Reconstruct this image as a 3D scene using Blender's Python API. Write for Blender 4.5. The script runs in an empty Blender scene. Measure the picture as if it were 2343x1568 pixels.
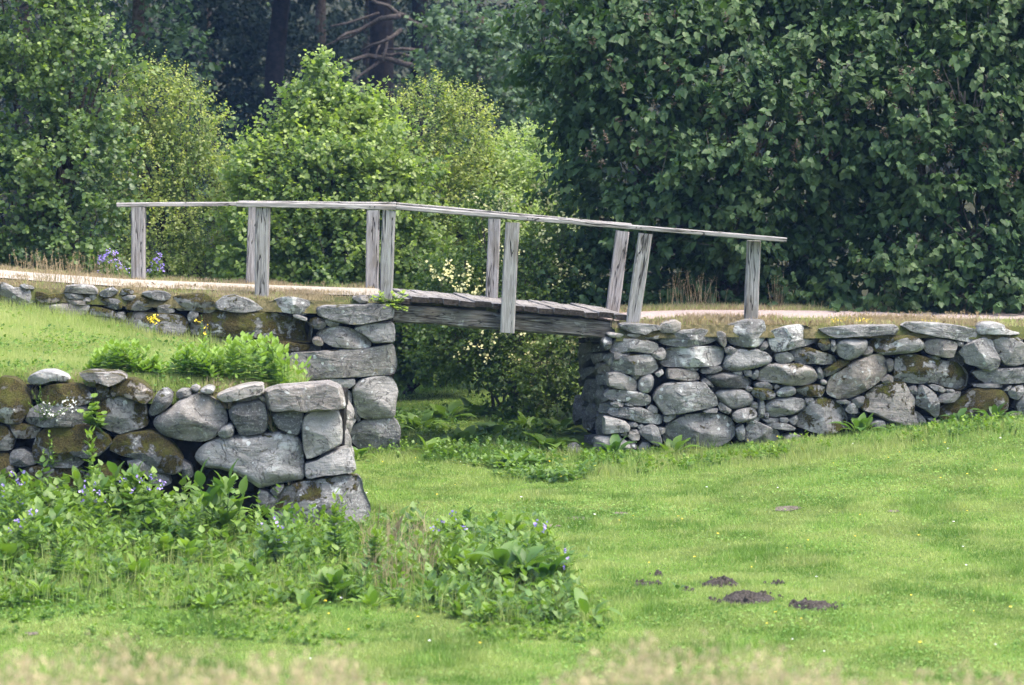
import bpy, bmesh, math, random
import numpy as np
from mathutils import Vector, Matrix, noise

random.seed(7)
RNG = np.random.default_rng(11)
scene = bpy.context.scene
COL = scene.collection

# ------------------------------------------------------------------ camera, sky, sun, exposure
F, CX, CY = 6600.0, 1171.0, 784.0          # focal length and image centre in photo pixels (2342 wide)
PITCH = math.atan(524.0 / 6600.0)
CZ = 4.67                                   # eye height over the lawn at the wall foot
cam_d = bpy.data.cameras.new("camera")
cam = bpy.data.objects.new("camera", cam_d)
COL.objects.link(cam)
cam.location = (0, 0, CZ)
cam.rotation_euler = (math.radians(90) - PITCH, 0, 0)
cam_d.sensor_width = 36.0
cam_d.lens = 36.0 * F / 2342.0
cam_d.clip_start = 0.5
cam_d.clip_end = 1000.0
cam_d.dof.use_dof = True
cam_d.dof.focus_distance = 39.0
cam_d.dof.aperture_fstop = 2.3
scene.camera = cam

SUN_EL, SUN_AZ = math.radians(65), math.radians(104)     # azimuth clockwise from +Y (view direction)
world = bpy.data.worlds.new("World")
scene.world = world
world.use_nodes = True
wn = world.node_tree
sky = wn.nodes.new("ShaderNodeTexSky")
sky.sky_type = 'NISHITA'
sky.sun_disc = False
sky.sun_elevation = SUN_EL
sky.sun_rotation = SUN_AZ
sky.dust_density = 4.0
sky.air_density = 1.0
bg = wn.nodes["Background"]
bg.inputs["Strength"].default_value = 0.15
wn.links.new(sky.outputs[0], bg.inputs["Color"])
sun_d = bpy.data.lights.new("sun", 'SUN')
sun_d.energy = 1.5
sun_d.angle = math.radians(34)
sun_d.color = (1.0, 0.95, 0.87)
sun = bpy.data.objects.new("sun", sun_d)
COL.objects.link(sun)
sd = Vector((math.sin(SUN_AZ) * math.cos(SUN_EL), math.cos(SUN_AZ) * math.cos(SUN_EL), math.sin(SUN_EL)))
sun.rotation_euler = sd.to_track_quat('Z', 'Y').to_euler()
sun.location = (20, 20, 40)
scene.view_settings.view_transform = 'Standard'
scene.view_settings.look = 'None'
scene.view_settings.gamma = 1.0
scene.view_settings.use_curve_mapping = False
scene.view_settings.exposure = 1.75
scene.render.engine = 'CYCLES'
scene.cycles.use_denoising = True
scene.cycles.max_bounces = 5
scene.cycles.diffuse_bounces = 2
scene.cycles.glossy_bounces = 2
scene.cycles.transmission_bounces = 3
scene.cycles.volume_bounces = 0
scene.cycles.use_adaptive_sampling = True
scene.cycles.adaptive_threshold = 0.02
scene.cycles.caustics_reflective = False
scene.cycles.caustics_refractive = False

# ------------------------------------------------------------------ projection helpers
CP, SP = math.cos(PITCH), math.sin(PITCH)
def ray(u, v):
    cx, cz = (u - CX) / F, -(v - CY) / F
    return cx, CP + cz * SP, cz * CP - SP
def on_wall(u, v, off=0.0, y0=39.5, sl=0.1):
    dx, dy, dz = ray(u, v)
    k = (y0 + off) / (dy - sl * dx)
    return Vector((k * dx, k * dy, CZ + k * dz))
def on_y(u, v, y):
    dx, dy, dz = ray(u, v)
    k = y / dy
    return Vector((k * dx, y, CZ + k * dz))
def sstep(a, b, x):
    t = np.clip((x - a) / (b - a), 0, 1)
    return t * t * (3 - 2 * t)
def gz(x, y):
    """height of the lower ground (works on arrays)"""
    x = np.asarray(x, float); y = np.asarray(y, float)
    z = 0.10 * np.clip(x - 2.4, 0, 5.6) * sstep(29, 39.5, y) * (1 - sstep(44, 50, y))
    z = z + 0.30 * sstep(-2.6, -5.5, x) * sstep(27, 31.5, y) * (1 - sstep(34, 36, y))
    z = z - 0.06 * sstep(-0.5, -3, x) * sstep(29, 32, y) * (1 - sstep(34, 36, y))
    z = z + 0.025 * np.sin(x * 1.3 + 0.5 * y) * np.sin(y * 0.9 - 0.3 * x) + 0.012 * np.sin(x * 3.1 + 1) * np.sin(y * 2.7)
    z = z + np.interp(y, [-10, 0, 7, 14, 19, 24], [3.0, 3.0, 2.45, 1.25, 0.42, 0.0])
    z = z + np.interp(y, [60, 90, 140, 240], [0, 1.2, 6.0, 20.0])
    return z
def on_ground_arr(u, v):
    dx, dy, dz = ray(np.asarray(u, float), np.asarray(v, float)); k = CZ / -dz
    for _ in range(12): k = (CZ - gz(k * dx, k * dy)) / -dz
    return np.stack([k * dx, k * dy, CZ + k * dz], 1)
def on_ground(u, v):
    dx, dy, dz = ray(u, v)
    k = CZ / -dz
    for _ in range(12):
        k = (CZ - float(gz(k * dx, k * dy))) / -dz
    return Vector((k * dx, k * dy, CZ + k * dz))

# ------------------------------------------------------------------ object helpers
def tag(o, label=None, cat=None, group=None, kind=None):
    if label: o["label"] = label
    if cat: o["category"] = cat
    if group: o["group"] = group
    if kind: o["kind"] = kind
    return o
def link(name, me, parent=None, loc=None, mat=None):
    o = bpy.data.objects.new(name, me)
    COL.objects.link(o)
    if parent is not None: o.parent = parent
    if loc is not None: o.location = loc
    if mat is not None and me is not None and not me.materials: me.materials.append(mat)
    return o
def empty(name, loc, label, cat, group=None):
    o = bpy.data.objects.new(name, None)
    o.empty_display_size = 0.2
    COL.objects.link(o)
    o.location = loc
    tag(o, label, cat, group)
    return o
def np_mesh(name, verts, faces, attrs=None, smooth=False):
    """faces: (M,k) array of one polygon size"""
    verts = np.asarray(verts, np.float32); faces = np.asarray(faces, np.int32)
    me = bpy.data.meshes.new(name)
    nf, k = faces.shape
    me.vertices.add(len(verts)); me.vertices.foreach_set("co", verts.ravel())
    me.loops.add(nf * k); me.loops.foreach_set("vertex_index", faces.ravel())
    me.polygons.add(nf)
    me.polygons.foreach_set("loop_start", np.arange(0, nf * k, k, dtype=np.int32))
    me.polygons.foreach_set("loop_total", np.full(nf, k, np.int32))
    if smooth: me.polygons.foreach_set("use_smooth", np.ones(nf, bool))
    for an, av in (attrs or {}).items():
        a = me.attributes.new(an, 'FLOAT', 'POINT')
        a.data.foreach_set("value", np.asarray(av, np.float32))
    me.update(calc_edges=True)
    me.validate()
    return me
def bm_mesh(name, bm, smooth=False):
    me = bpy.data.meshes.new(name)
    bmesh.ops.recalc_face_normals(bm, faces=bm.faces)
    bm.to_mesh(me); bm.free()
    if smooth: me.polygons.foreach_set("use_smooth", np.ones(len(me.polygons), bool))
    return me
def tube_bm(bm, pts, radii, n=6, cap=True):
    prev = None
    for i, p in enumerate(pts):
        p = Vector(p)
        a = Vector(pts[max(i - 1, 0)]); b = Vector(pts[min(i + 1, len(pts) - 1)])
        d = (b - a).normalized()
        s = d.cross(Vector((0.31, 0.95, 0.05))).normalized()
        t = d.cross(s)
        ring = [bm.verts.new(p + (s * math.cos(2 * math.pi * k / n) + t * math.sin(2 * math.pi * k / n)) * radii[i]) for k in range(n)]
        if prev:
            for k in range(n): bm.faces.new((prev[k], prev[(k + 1) % n], ring[(k + 1) % n], ring[k]))
        elif cap: bm.faces.new(ring)
        prev = ring
    if cap: bm.faces.new(prev)

# ------------------------------------------------------------------ material helpers
class NT:
    def __init__(self, name):
        self.m = bpy.data.materials.new(name); self.m.use_nodes = True
        self.t = self.m.node_tree; self.t.nodes.clear()
        self.out = self.t.nodes.new("ShaderNodeOutputMaterial")
    def n(self, typ, ins=None, **kw):
        nd = self.t.nodes.new("ShaderNode" + typ)
        for k, v in kw.items(): setattr(nd, k, v)
        for k, v in (ins or {}).items(): self.set(nd.inputs[k], v)
        return nd
    def set(self, sock, v):
        if isinstance(v, bpy.types.Node): v = v.outputs[0]
        if isinstance(v, bpy.types.NodeSocket): self.t.links.new(v, sock)
        else: sock.default_value = v
    def math(self, op, a, b=None, c=None, clamp=False):
        nd = self.n("Math", operation=op, use_clamp=clamp)
        for i, v in enumerate((a, b, c)):
            if v is not None: self.set(nd.inputs[i], v)
        return nd.outputs[0]
    def mix(self, fac, a, b, mode='MIX'):
        nd = self.n("Mix", data_type='RGBA', blend_type=mode)
        self.set(nd.inputs[0], fac); self.set(nd.inputs[6], a); self.set(nd.inputs[7], b)
        return nd.outputs[2]
    def noise(self, vec, scale, detail=4, rough=0.55, dist=0.0):
        nd = self.n("TexNoise", {"Vector": vec, "Scale": scale, "Detail": detail, "Roughness": rough, "Distortion": dist})
        return nd.outputs[0]
    def smooth(self, v, a, b):
        nd = self.n("MapRange", interpolation_type='SMOOTHSTEP')
        self.set(nd.inputs[0], v); nd.inputs[1].default_value = a; nd.inputs[2].default_value = b
        return nd.outputs[0]
    def attr(self, name, typ='GEOMETRY'):
        return self.n("Attribute", attribute_name=name, attribute_type=typ).outputs["Fac"]
    def bump(self, h, strength, dist):
        return self.n("Bump", {"Height": h, "Strength": strength, "Distance": dist}).outputs[0]
    def principled(self, color, rough=0.8, normal=None, spec=0.4):
        nd = self.n("BsdfPrincipled", {"Base Color": color, "Roughness": rough, "Specular IOR Level": spec})
        if normal is not None: self.set(nd.inputs["Normal"], normal)
        return nd.outputs[0]
    def done(self, shader):
        self.t.links.new(shader, self.out.inputs[0]); return self.m
def C(r, g, b): return (r, g, b, 1.0)

def mat_leaf(name, dark, light, young, trans=0.35, rough=0.45, tcol=None, spec=0.45):
    """rnd: per-leaf random 0..1; age: 1 for fresh shoot tips"""
    w = NT(name)
    r = w.attr("rnd"); a = w.attr("age")
    c = w.mix(r, C(*dark), C(*light))
    c = w.mix(a, c, C(*young))
    hv = w.noise(w.n("NewGeometry").outputs["Position"], 1.1, 2)
    c = w.mix(w.smooth(hv, 0.42, 0.62), c, w.mix(0.35, c, C(*young)))
    p = w.principled(c, rough, spec=spec)
    t = w.n("BsdfTranslucent", {"Color": w.mix(1.0, c, C(*(tcol or (1.5, 1.6, 0.6))), 'MULTIPLY')}).outputs[0]
    mx = w.n("MixShader"); mx.inputs[0].default_value = trans
    w.t.links.new(p, mx.inputs[1]); w.t.links.new(t, mx.inputs[2])
    return w.done(mx.outputs[0])

def mat_stone():
    w = NT("field_stone")
    pos = w.n("NewGeometry").outputs["Position"]
    nor = w.n("NewGeometry").outputs["Normal"]
    orand = w.n("ObjectInfo").outputs["Random"]
    off = w.n("CombineXYZ", {0: w.math('MULTIPLY', orand, 37.0), 1: w.math('MULTIPLY', orand, 91.0), 2: w.math('MULTIPLY', orand, 53.0)}).outputs[0]
    v = w.n("VectorMath", {0: pos, 1: off}, operation='ADD').outputs[0]
    tint = w.attr("tint", 'OBJECT'); warm = w.attr("warm", 'OBJECT'); moss = w.attr("moss", 'OBJECT'); lich = w.attr("lichen", 'OBJECT')
    n1 = w.noise(v, 3.2, 7, 0.62, 0.6)
    n2 = w.noise(v, 42, 4, 0.7)
    n3 = w.noise(v, 150, 2, 0.6)
    st = w.n("Mapping", {"Vector": v, "Rotation": (0.2, 0.35, 0.1), "Scale": (2.2, 4, 13)}).outputs[0]
    n4 = w.noise(st, 1.6, 5, 0.6, 0.4)
    base = w.mix(w.math('POWER', tint, 1.15), C(0.050, 0.051, 0.053), C(0.45, 0.432, 0.402))
    base = w.mix(warm, base, w.mix(0.75, base, C(0.42, 0.33, 0.25)))
    c = w.mix(w.smooth(n1, 0.33, 0.68), w.mix(0.55, base, C(0.05, 0.053, 0.058)), base)
    c = w.mix(w.math('MULTIPLY', w.smooth(n4, 0.5, 0.72), 0.45), c, C(0.36, 0.35, 0.33))
    c = w.mix(w.math('MULTIPLY', w.smooth(n2, 0.53, 0.66), 0.55), c, C(0.44, 0.44, 0.43))
    c = w.mix(w.math('MULTIPLY', w.smooth(n3, 0.54, 0.68), 0.5), c, C(0.05, 0.05, 0.05))
    dk = w.noise(v, 1.7, 6, 0.66, 0.5)
    c = w.mix(w.math('MULTIPLY', w.smooth(dk, 0.50, 0.66), 0.7), c, w.mix(0.7, c, C(0.04, 0.037, 0.033)))
    # crustose lichen: irregular pale sheets and small round rosettes
    l1 = w.noise(v, 4.5, 8, 0.68, 0.8)
    c = w.mix(w.math('MULTIPLY', w.smooth(w.math('ADD', l1, w.math('MULTIPLY', lich, 0.14)), 0.63, 0.69), 0.7), c, C(0.46, 0.47, 0.45))
    vo = w.n("TexVoronoi", {"Vector": w.n("VectorMath", {0: v, 1: w.n("VectorMath", {0: w.n("TexNoise", {"Vector": v, "Scale": 20.0}).outputs[1], 1: (0.05, 0.05, 0.05)}, operation='MULTIPLY').outputs[0]}, operation='ADD').outputs[0], "Scale": 7.5, "Randomness": 1.0})
    rad = w.math('MULTIPLY', w.n("SeparateColor", {0: vo.outputs["Color"]}).outputs[0], 0.30)
    d = w.math('SUBTRACT', rad, vo.outputs["Distance"])
    spot = w.math('MULTIPLY', w.smooth(d, 0.02, 0.05), w.smooth(w.math('ADD', w.noise(v, 2.3, 2), w.math('MULTIPLY', lich, 0.15)), 0.50, 0.58))
    c = w.mix(w.math('MULTIPLY', spot, 0.8), c, C(0.56, 0.58, 0.56))
    yl = w.noise(v, 9, 5, 0.6)
    c = w.mix(w.math('MULTIPLY', w.smooth(yl, 0.66, 0.74), 0.45), c, C(0.30, 0.22, 0.08))
    # hairline cracks
    ck = w.noise(w.n("Mapping", {"Vector": v, "Rotation": (0.3, 0.8, 0.2)}).outputs[0], 1.9, 5, 0.6, 1.2)
    crack = w.math('SUBTRACT', 1.0, w.smooth(w.math('ABSOLUTE', w.math('SUBTRACT', ck, 0.5)), 0.0, 0.008))
    c = w.mix(w.math('MULTIPLY', crack, 0.6), c, C(0.03, 0.03, 0.03))
    # moss cushions
    nz = w.n("SeparateXYZ", {0: nor}).outputs[2]
    mn = w.noise(v, 4.0, 10, 0.72, 0.3)
    mm = w.math('ADD', w.math('ADD', mn, w.math('MULTIPLY', nz, 0.13)), w.math('MINIMUM', w.math('MULTIPLY', moss, 0.42), 0.285))
    mask = w.smooth(mm, 0.735, 0.775)
    mt = w.noise(v, 60, 5, 0.7)
    mcol = w.mix(w.smooth(mt, 0.3, 0.7), C(0.016, 0.014, 0.006), C(0.150, 0.120, 0.040))
    mcol = w.mix(w.smooth(w.noise(v, 6, 5), 0.45, 0.65), mcol, w.mix(0.65, mcol, C(0.12, 0.13, 0.022)))
    c = w.mix(mask, c, mcol)
    h = w.math('ADD', w.math('MULTIPLY', n1, 1.0), w.math('MULTIPLY', n2, 0.22))
    h = w.math('ADD', h, w.math('MULTIPLY', n4, 0.5))
    h = w.math('SUBTRACT', h, w.math('MULTIPLY', crack, 0.35))
    h = w.math('ADD', h, w.math('MULTIPLY', mask, w.math('ADD', 0.35, w.math('MULTIPLY', mt, 1.2))))
    nb = w.bump(h, 1.0, 0.045)
    return w.done(w.principled(c, w.mix(mask, C(.78, .78, .78), C(1, 1, 1)), nb, 0.3))

def mat_wood(name, dark, mid, light, lich=0.25):
    w = NT(name)
    tc = w.n("TexCoord").outputs["Object"]
    orand = w.n("ObjectInfo").outputs["Random"]
    off = w.n("CombineXYZ", {0: w.math('MULTIPLY', orand, 31.0), 1: w.math('MULTIPLY', orand, 77.0), 2: w.math('MULTIPLY', orand, 13.0)}).outputs[0]
    v = w.n("VectorMath", {0: tc, 1: off}, operation='ADD').outputs[0]
    g = w.n("Mapping", {"Vector": v, "Scale": (1.0, 17, 17)}).outputs[0]
    g2 = w.n("Mapping", {"Vector": v, "Scale": (2.5, 70, 70)}).outputs[0]
    gc = w.n("Mapping", {"Vector": v, "Scale": (0.42, 6.5, 6.5)}).outputs[0]
    n1 = w.noise(g, 2.2, 5, 0.6, 0.5); n2 = w.noise(g2, 1.5, 3, 0.6)
    n3 = w.noise(v, 5.0, 5, 0.6, 0.4); nc = w.noise(gc, 1.6, 3, 0.5, 0.6)
    c = w.mix(w.smooth(n1, 0.3, 0.7), C(*dark), C(*mid))
    c = w.mix(w.math('MULTIPLY', w.smooth(n2, 0.45, 0.7), 0.7), c, C(*light))
    c = w.mix(w.math('MULTIPLY', w.smooth(n3, 0.55, 0.72), lich), c, C(0.42, 0.43, 0.40))
    n5 = w.noise(w.n("Mapping", {"Vector": v, "Scale": (1, 2.5, 2.5)}).outputs[0], 2.1, 4, 0.6)
    c = w.mix(w.math('MULTIPLY', w.smooth(n5, 0.52, 0.7), 0.55), c, C(0.17, 0.145, 0.11))
    crack = w.math('SUBTRACT', 1.0, w.smooth(w.math('ABSOLUTE', w.math('SUBTRACT', nc, 0.5)), 0.003, 0.014))
    c = w.mix(w.math('MULTIPLY', crack, 0.9), c, C(0.018, 0.016, 0.014))
    h = w.math('ADD', w.math('MULTIPLY', n1, 0.5), w.math('MULTIPLY', n2, 0.5))
    h = w.math('SUBTRACT', h, w.math('MULTIPLY', crack, 1.5))
    return w.done(w.principled(c, 0.85, w.bump(h, 0.8, 0.012), 0.25))

def mat_soil(name, a, b, scale=8, rough=1.0, bdist=0.03, third=None):
    w = NT(name)
    v = w.n("NewGeometry").outputs["Position"]
    n1 = w.noise(v, scale, 8, 0.65); n2 = w.noise(v, scale * 9, 3, 0.6)
    c = w.mix(w.smooth(n1, 0.35, 0.68), C(*a), C(*b))
    c = w.mix(w.math('MULTIPLY', w.smooth(n2, 0.5, 0.7), 0.5), c, w.mix(0.5, c, C(*b)))
    if third: c = w.mix(w.smooth(w.noise(v, scale * 0.18, 4), 0.48, 0.62), c, C(*third))
    h = w.math('ADD', n1, w.math('MULTIPLY', n2, 0.35))
    return w.done(w.principled(c, rough, w.bump(h, 0.9, bdist), 0.1))

M = {}
M['stone'] = mat_stone()
M['wood'] = mat_wood("weathered_timber", (0.17, 0.155, 0.145), (0.34, 0.32, 0.305), (0.50, 0.48, 0.46), 0.25)
M['beam'] = mat_wood("mouldering_beam", (0.030, 0.027, 0.023), (0.14, 0.125, 0.105), (0.27, 0.26, 0.24), 0.55)
M['plank'] = mat_wood("deck_timber", (0.12, 0.11, 0.10), (0.27, 0.25, 0.235), (0.44, 0.42, 0.40), 0.2)
M['end_grain'] = mat_soil("dark_end_grain", (0.030, 0.025, 0.022), (0.085, 0.072, 0.062), 25)
M['core'] = mat_soil("dark_rubble_earth", (0.012, 0.011, 0.010), (0.035, 0.032, 0.028), 14)
M['turf'] = mat_soil("turf_soil", (0.07, 0.105, 0.022), (0.14, 0.20, 0.045), 5, third=(0.11, 0.16, 0.035))
M['forest_floor'] = mat_soil("forest_floor_soil", (0.02, 0.022, 0.012), (0.05, 0.05, 0.025), 2)
M['mole'] = mat_soil("black_mole_soil", (0.030, 0.026, 0.022), (0.115, 0.10, 0.088), 34, bdist=0.03)
M['bare'] = mat_soil("bare_grey_soil", (0.09, 0.075, 0.06), (0.22, 0.19, 0.15), 16)
M['gravel_pale'] = mat_soil("pale_gravel", (0.27, 0.235, 0.19), (0.45, 0.40, 0.335), 30, bdist=0.015)
M['gravel_pink'] = mat_soil("pinkish_gravel", (0.30, 0.235, 0.22), (0.46, 0.385, 0.36), 40, bdist=0.015)
M['verge'] = mat_soil("dry_mossy_verge", (0.055, 0.052, 0.024), (0.17, 0.145, 0.075), 14, third=(0.085, 0.095, 0.030))
M['bark'] = mat_soil("dark_bark", (0.035, 0.028, 0.022), (0.10, 0.08, 0.065), 12)
M['bark_pine'] = mat_soil("canopy_shaded_bark", (0.010, 0.010, 0.012), (0.026, 0.023, 0.024), 7)  # canopy shade put into the bark colour: near-black and cool
M['bark_grey'] = mat_soil("grey_twig_bark", (0.08, 0.07, 0.055), (0.20, 0.175, 0.14), 20)
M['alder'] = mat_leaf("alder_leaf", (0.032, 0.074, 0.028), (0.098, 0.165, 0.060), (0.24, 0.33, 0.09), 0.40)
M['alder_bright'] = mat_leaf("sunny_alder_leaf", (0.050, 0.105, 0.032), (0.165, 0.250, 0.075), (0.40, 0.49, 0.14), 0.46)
M['birch'] = mat_leaf("birch_leaf", (0.070, 0.130, 0.036), (0.18, 0.26, 0.075), (0.44, 0.46, 0.13), 0.46)
M['willow'] = mat_leaf("willow_leaf", (0.13, 0.21, 0.075), (0.29, 0.39, 0.15), (0.46, 0.52, 0.20), 0.46)
M['mock'] = mat_leaf("mock_orange_leaf", (0.035, 0.085, 0.018), (0.10, 0.17, 0.030), (0.24, 0.30, 0.05), 0.38)
M['lilac'] = mat_leaf("lilac_leaf", (0.024, 0.058, 0.020), (0.066, 0.126, 0.043), (0.115, 0.175, 0.060), 0.24, 0.55, (1.3, 1.5, 0.6), 0.3)
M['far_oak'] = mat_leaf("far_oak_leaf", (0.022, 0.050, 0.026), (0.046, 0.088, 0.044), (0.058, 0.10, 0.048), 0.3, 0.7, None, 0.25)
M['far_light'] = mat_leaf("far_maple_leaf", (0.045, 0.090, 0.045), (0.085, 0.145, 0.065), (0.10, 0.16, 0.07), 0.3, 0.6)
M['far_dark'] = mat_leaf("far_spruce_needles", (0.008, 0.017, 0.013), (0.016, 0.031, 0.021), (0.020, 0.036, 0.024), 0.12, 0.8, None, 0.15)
M['grass'] = mat_leaf("lawn_grass_blade", (0.110, 0.205, 0.038), (0.345, 0.485, 0.130), (0.56, 0.52, 0.25), 0.38, 0.65, (1.25, 1.35, 0.8), 0.2)
M['clover'] = mat_leaf("lawn_clover_leaf", (0.085, 0.175, 0.040), (0.215, 0.36, 0.090), (0.34, 0.46, 0.13), 0.35, 0.75, (1.25, 1.35, 0.8), 0.12)
M['tall_grass'] = mat_leaf("meadow_grass_blade", (0.22, 0.30, 0.070), (0.46, 0.53, 0.185), (0.64, 0.60, 0.32), 0.38, 0.6, (1.25, 1.35, 0.8), 0.2)
M['dry'] = mat_leaf("dry_straw", (0.30, 0.22, 0.11), (0.48, 0.37, 0.21), (0.56, 0.46, 0.28), 0.30, 0.7, (1, 1, 1))
M['weed'] = mat_leaf("weed_leaf", (0.050, 0.115, 0.022), (0.125, 0.235, 0.040), (0.22, 0.32, 0.05), 0.35, 0.6, None, 0.25)
M['dock'] = mat_leaf("dock_leaf", (0.036, 0.092, 0.024), (0.095, 0.190, 0.040), (0.19, 0.29, 0.05), 0.32, 0.5, None, 0.35)
M['golden'] = mat_leaf("goldenrod_leaf", (0.050, 0.125, 0.020), (0.13, 0.240, 0.042), (0.26, 0.38, 0.075), 0.30, 0.6, None, 0.25)
M['old_branch'] = mat_soil("bare_grey_branch", (0.045, 0.038, 0.034), (0.12, 0.10, 0.09), 14)
M['moss'] = mat_leaf("moss_tuft", (0.045, 0.035, 0.010), (0.13, 0.10, 0.028), (0.16, 0.15, 0.03), 0.15, 0.9)
def mat_flat(name, a, b):
    w = NT(name); return w.done(w.principled(w.mix(w.attr("rnd"), C(*a), C(*b)), 0.6))
M['cream'] = mat_flat("cream_petal", (0.60, 0.55, 0.20), (0.78, 0.74, 0.36))
M['purple'] = mat_flat("violet_petal", (0.20, 0.14, 0.50), (0.48, 0.38, 0.72))
M['yellow'] = mat_flat("yellow_petal", (0.75, 0.52, 0.02), (0.85, 0.68, 0.05))
M['white'] = mat_flat("white_petal", (0.70, 0.70, 0.62), (0.80, 0.80, 0.75))
M['brown_seed'] = mat_flat("brown_seed_head", (0.06, 0.045, 0.025), (0.13, 0.09, 0.055))
M['iron'] = mat_soil("rusty_bolt", (0.02, 0.017, 0.015), (0.06, 0.045, 0.04), 30)

# ------------------------------------------------------------------ foliage generators (numpy)
def unit(a):
    return a / np.maximum(np.linalg.norm(a, axis=1, keepdims=True), 1e-9)
SHAPES = {
    'round':  [(0, 0), (0.22, 0.40), (0.70, 0.44), (1.0, 0.0)],
    'ovate':  [(0, 0), (0.22, 0.34), (0.55, 0.27), (1.0, 0.0)],
    'lance':  [(0, 0), (0.30, 0.15), (0.65, 0.12), (1.0, 0.0)],
    'kite':   [(0, 0), (0.45, 0.40), (1.0, 0.0)],
    'sliver': [(0, 0), (0.40, 0.16), (1.0, 0.0)],
    'heart':  [(0.06, 0), (-0.04, 0.26), (0.28, 0.45), (0.66, 0.25), (1.0, 0.0)],
}
def leaf_arrays(cen, d, nrm, L, shape, rnd, age, fold=0.18, wf=1.0):
    """one folded leaf per row: two polygons either side of the midrib"""
    sh = SHAPES[shape]; k = len(sh); nside = k - 2
    d = unit(d); s = unit(np.cross(d, nrm)); n = np.cross(s, d)
    cols = [sh[0]] + [sh[i] for i in range(1, k - 1)] + [sh[-1]] + [(sh[i][0], -sh[i][1]) for i in range(k - 2, 0, -1)]
    nv = len(cols)
    V = np.empty((len(cen), nv, 3), np.float32)
    for j, (l, wv) in enumerate(cols):
        lift = fold * abs(wv) - 0.22 * l * l * 0.6
        V[:, j] = cen + L[:, None] * (d * l + s * (wv * wf) + n * lift)
    f1 = np.array([0] + list(range(1, nside + 1)) + [nside + 1])
    f2 = np.array([0, nside + 1] + list(range(nside + 2, nv)))
    base = (np.arange(len(cen)) * nv)[:, None]
    Fc = np.concatenate([base + f1, base + f2])
    return V.reshape(-1, 3), Fc, {"rnd": np.repeat(rnd, nv), "age": np.repeat(age, nv)}

def leaf_mesh_unit(name, shape, rnd, age, mat, wf=1.0):
    z = np.zeros((1, 3)); V, Fc, at = leaf_arrays(z, np.array([[1., 0, 0]]), np.array([[0, 0, 1.]]), np.ones(1), shape, np.array([rnd]), np.array([age]), wf=wf)
    me = np_mesh(name, V, Fc, at); me.materials.append(mat); return me

def crown_points(blobs, n, rng, shell=(0.62, 1.0), back=0.35, up=0.45, jit=0.6):
    """twig roots and directions over the skins of a union of ellipsoids. blob: (c(3), r(3))"""
    c = np.array([b[0] for b in blobs], float); r = np.array([b[1] for b in blobs], float)
    wgt = r[:, 0] * r[:, 2]; wgt = wgt / wgt.sum()
    P, D = [], []
    got = 0
    while got < n:
        m = int((n - got) * 2.2) + 50
        i = rng.choice(len(c), m, p=wgt)
        q = unit(rng.normal(size=(m, 3)))
        f = shell[0] + (shell[1] - shell[0]) * rng.random(m) ** 0.55
        lump = 1 + 0.10 * np.sin(q[:, 0] * 7 + i * 2.1) * np.sin(q[:, 2] * 8 + i) + 0.06 * np.sin(q[:, 1] * 13 + q[:, 2] * 11)
        p = c[i] + q * r[i] * (f * lump)[:, None]
        keep = (q[:, 1] < 0.35) | (rng.random(m) < back)
        for k in range(len(c)):                       # drop what lies deep inside another blob
            e = (((p - c[k]) / r[k]) ** 2).sum(1)
            keep &= ~((e < 0.42) & (i != k))
        nn = unit(q / r[i])
        dd = unit(nn * 0.75 + np.array([0, 0, up]) + rng.normal(size=(m, 3)) * jit * 0.55)
        P.append(p[keep]); D.append(dd[keep]); got += int(keep.sum())
    return np.concatenate(P)[:n], np.concatenate(D)[:n]

def twig_leaves(P, D, rng, per, tl, L, droop=0.2, facing='rand', young=0.3, ztop=None):
    """leaves along each twig; returns centres, directions, normals, lengths, rnd, age"""
    n = len(P)
    t = np.tile((np.arange(per) + 0.5) / per, n)
    Pi = np.repeat(P, per, 0); Di = np.repeat(D, per, 0)
    tlen = np.repeat(tl * (0.6 + 0.8 * rng.random(n)), per)
    side = unit(np.cross(Di, rng.normal(size=Di.shape)))
    cen = Pi + Di * (t * tlen)[:, None] + side * 0.01
    d = unit(side * 0.8 + Di * 0.55 + np.array([0, 0, -droop]) + rng.normal(size=Di.shape) * 0.25)
    if facing == 'rand':
        nr = unit(np.array([0, -0.35, 0.8]) + rng.normal(size=Di.shape) * 0.55)
    else:   # lilac: blades spread from the twig with drooping tips
        out = unit(Di * np.array([1, 1, 0.3]))
        d = unit(side * 0.55 + out * 0.45 + np.array([0, 0, -0.55]) + rng.normal(size=Di.shape) * 0.30)
        nr = unit(out * 0.55 + np.array([0, 0, 0.75]) + rng.normal(size=Di.shape) * 0.38)
    ln = L * (0.62 + 0.62 * rng.random(len(cen))) * (1.08 - 0.45 * t ** 3)
    rnd = np.clip(np.repeat(rng.random(n), per) * 0.5 + rng.random(len(cen)) * 0.5, 0, 1)
    age = young * t ** 2 * np.repeat(rng.random(n) ** 1.5, per)
    if ztop is not None:
        age = age * (0.4 + 1.5 * sstep(ztop[0], ztop[1], cen[:, 2]))
    return cen, d, nr, ln, rnd, np.clip(age, 0, 1)

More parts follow.
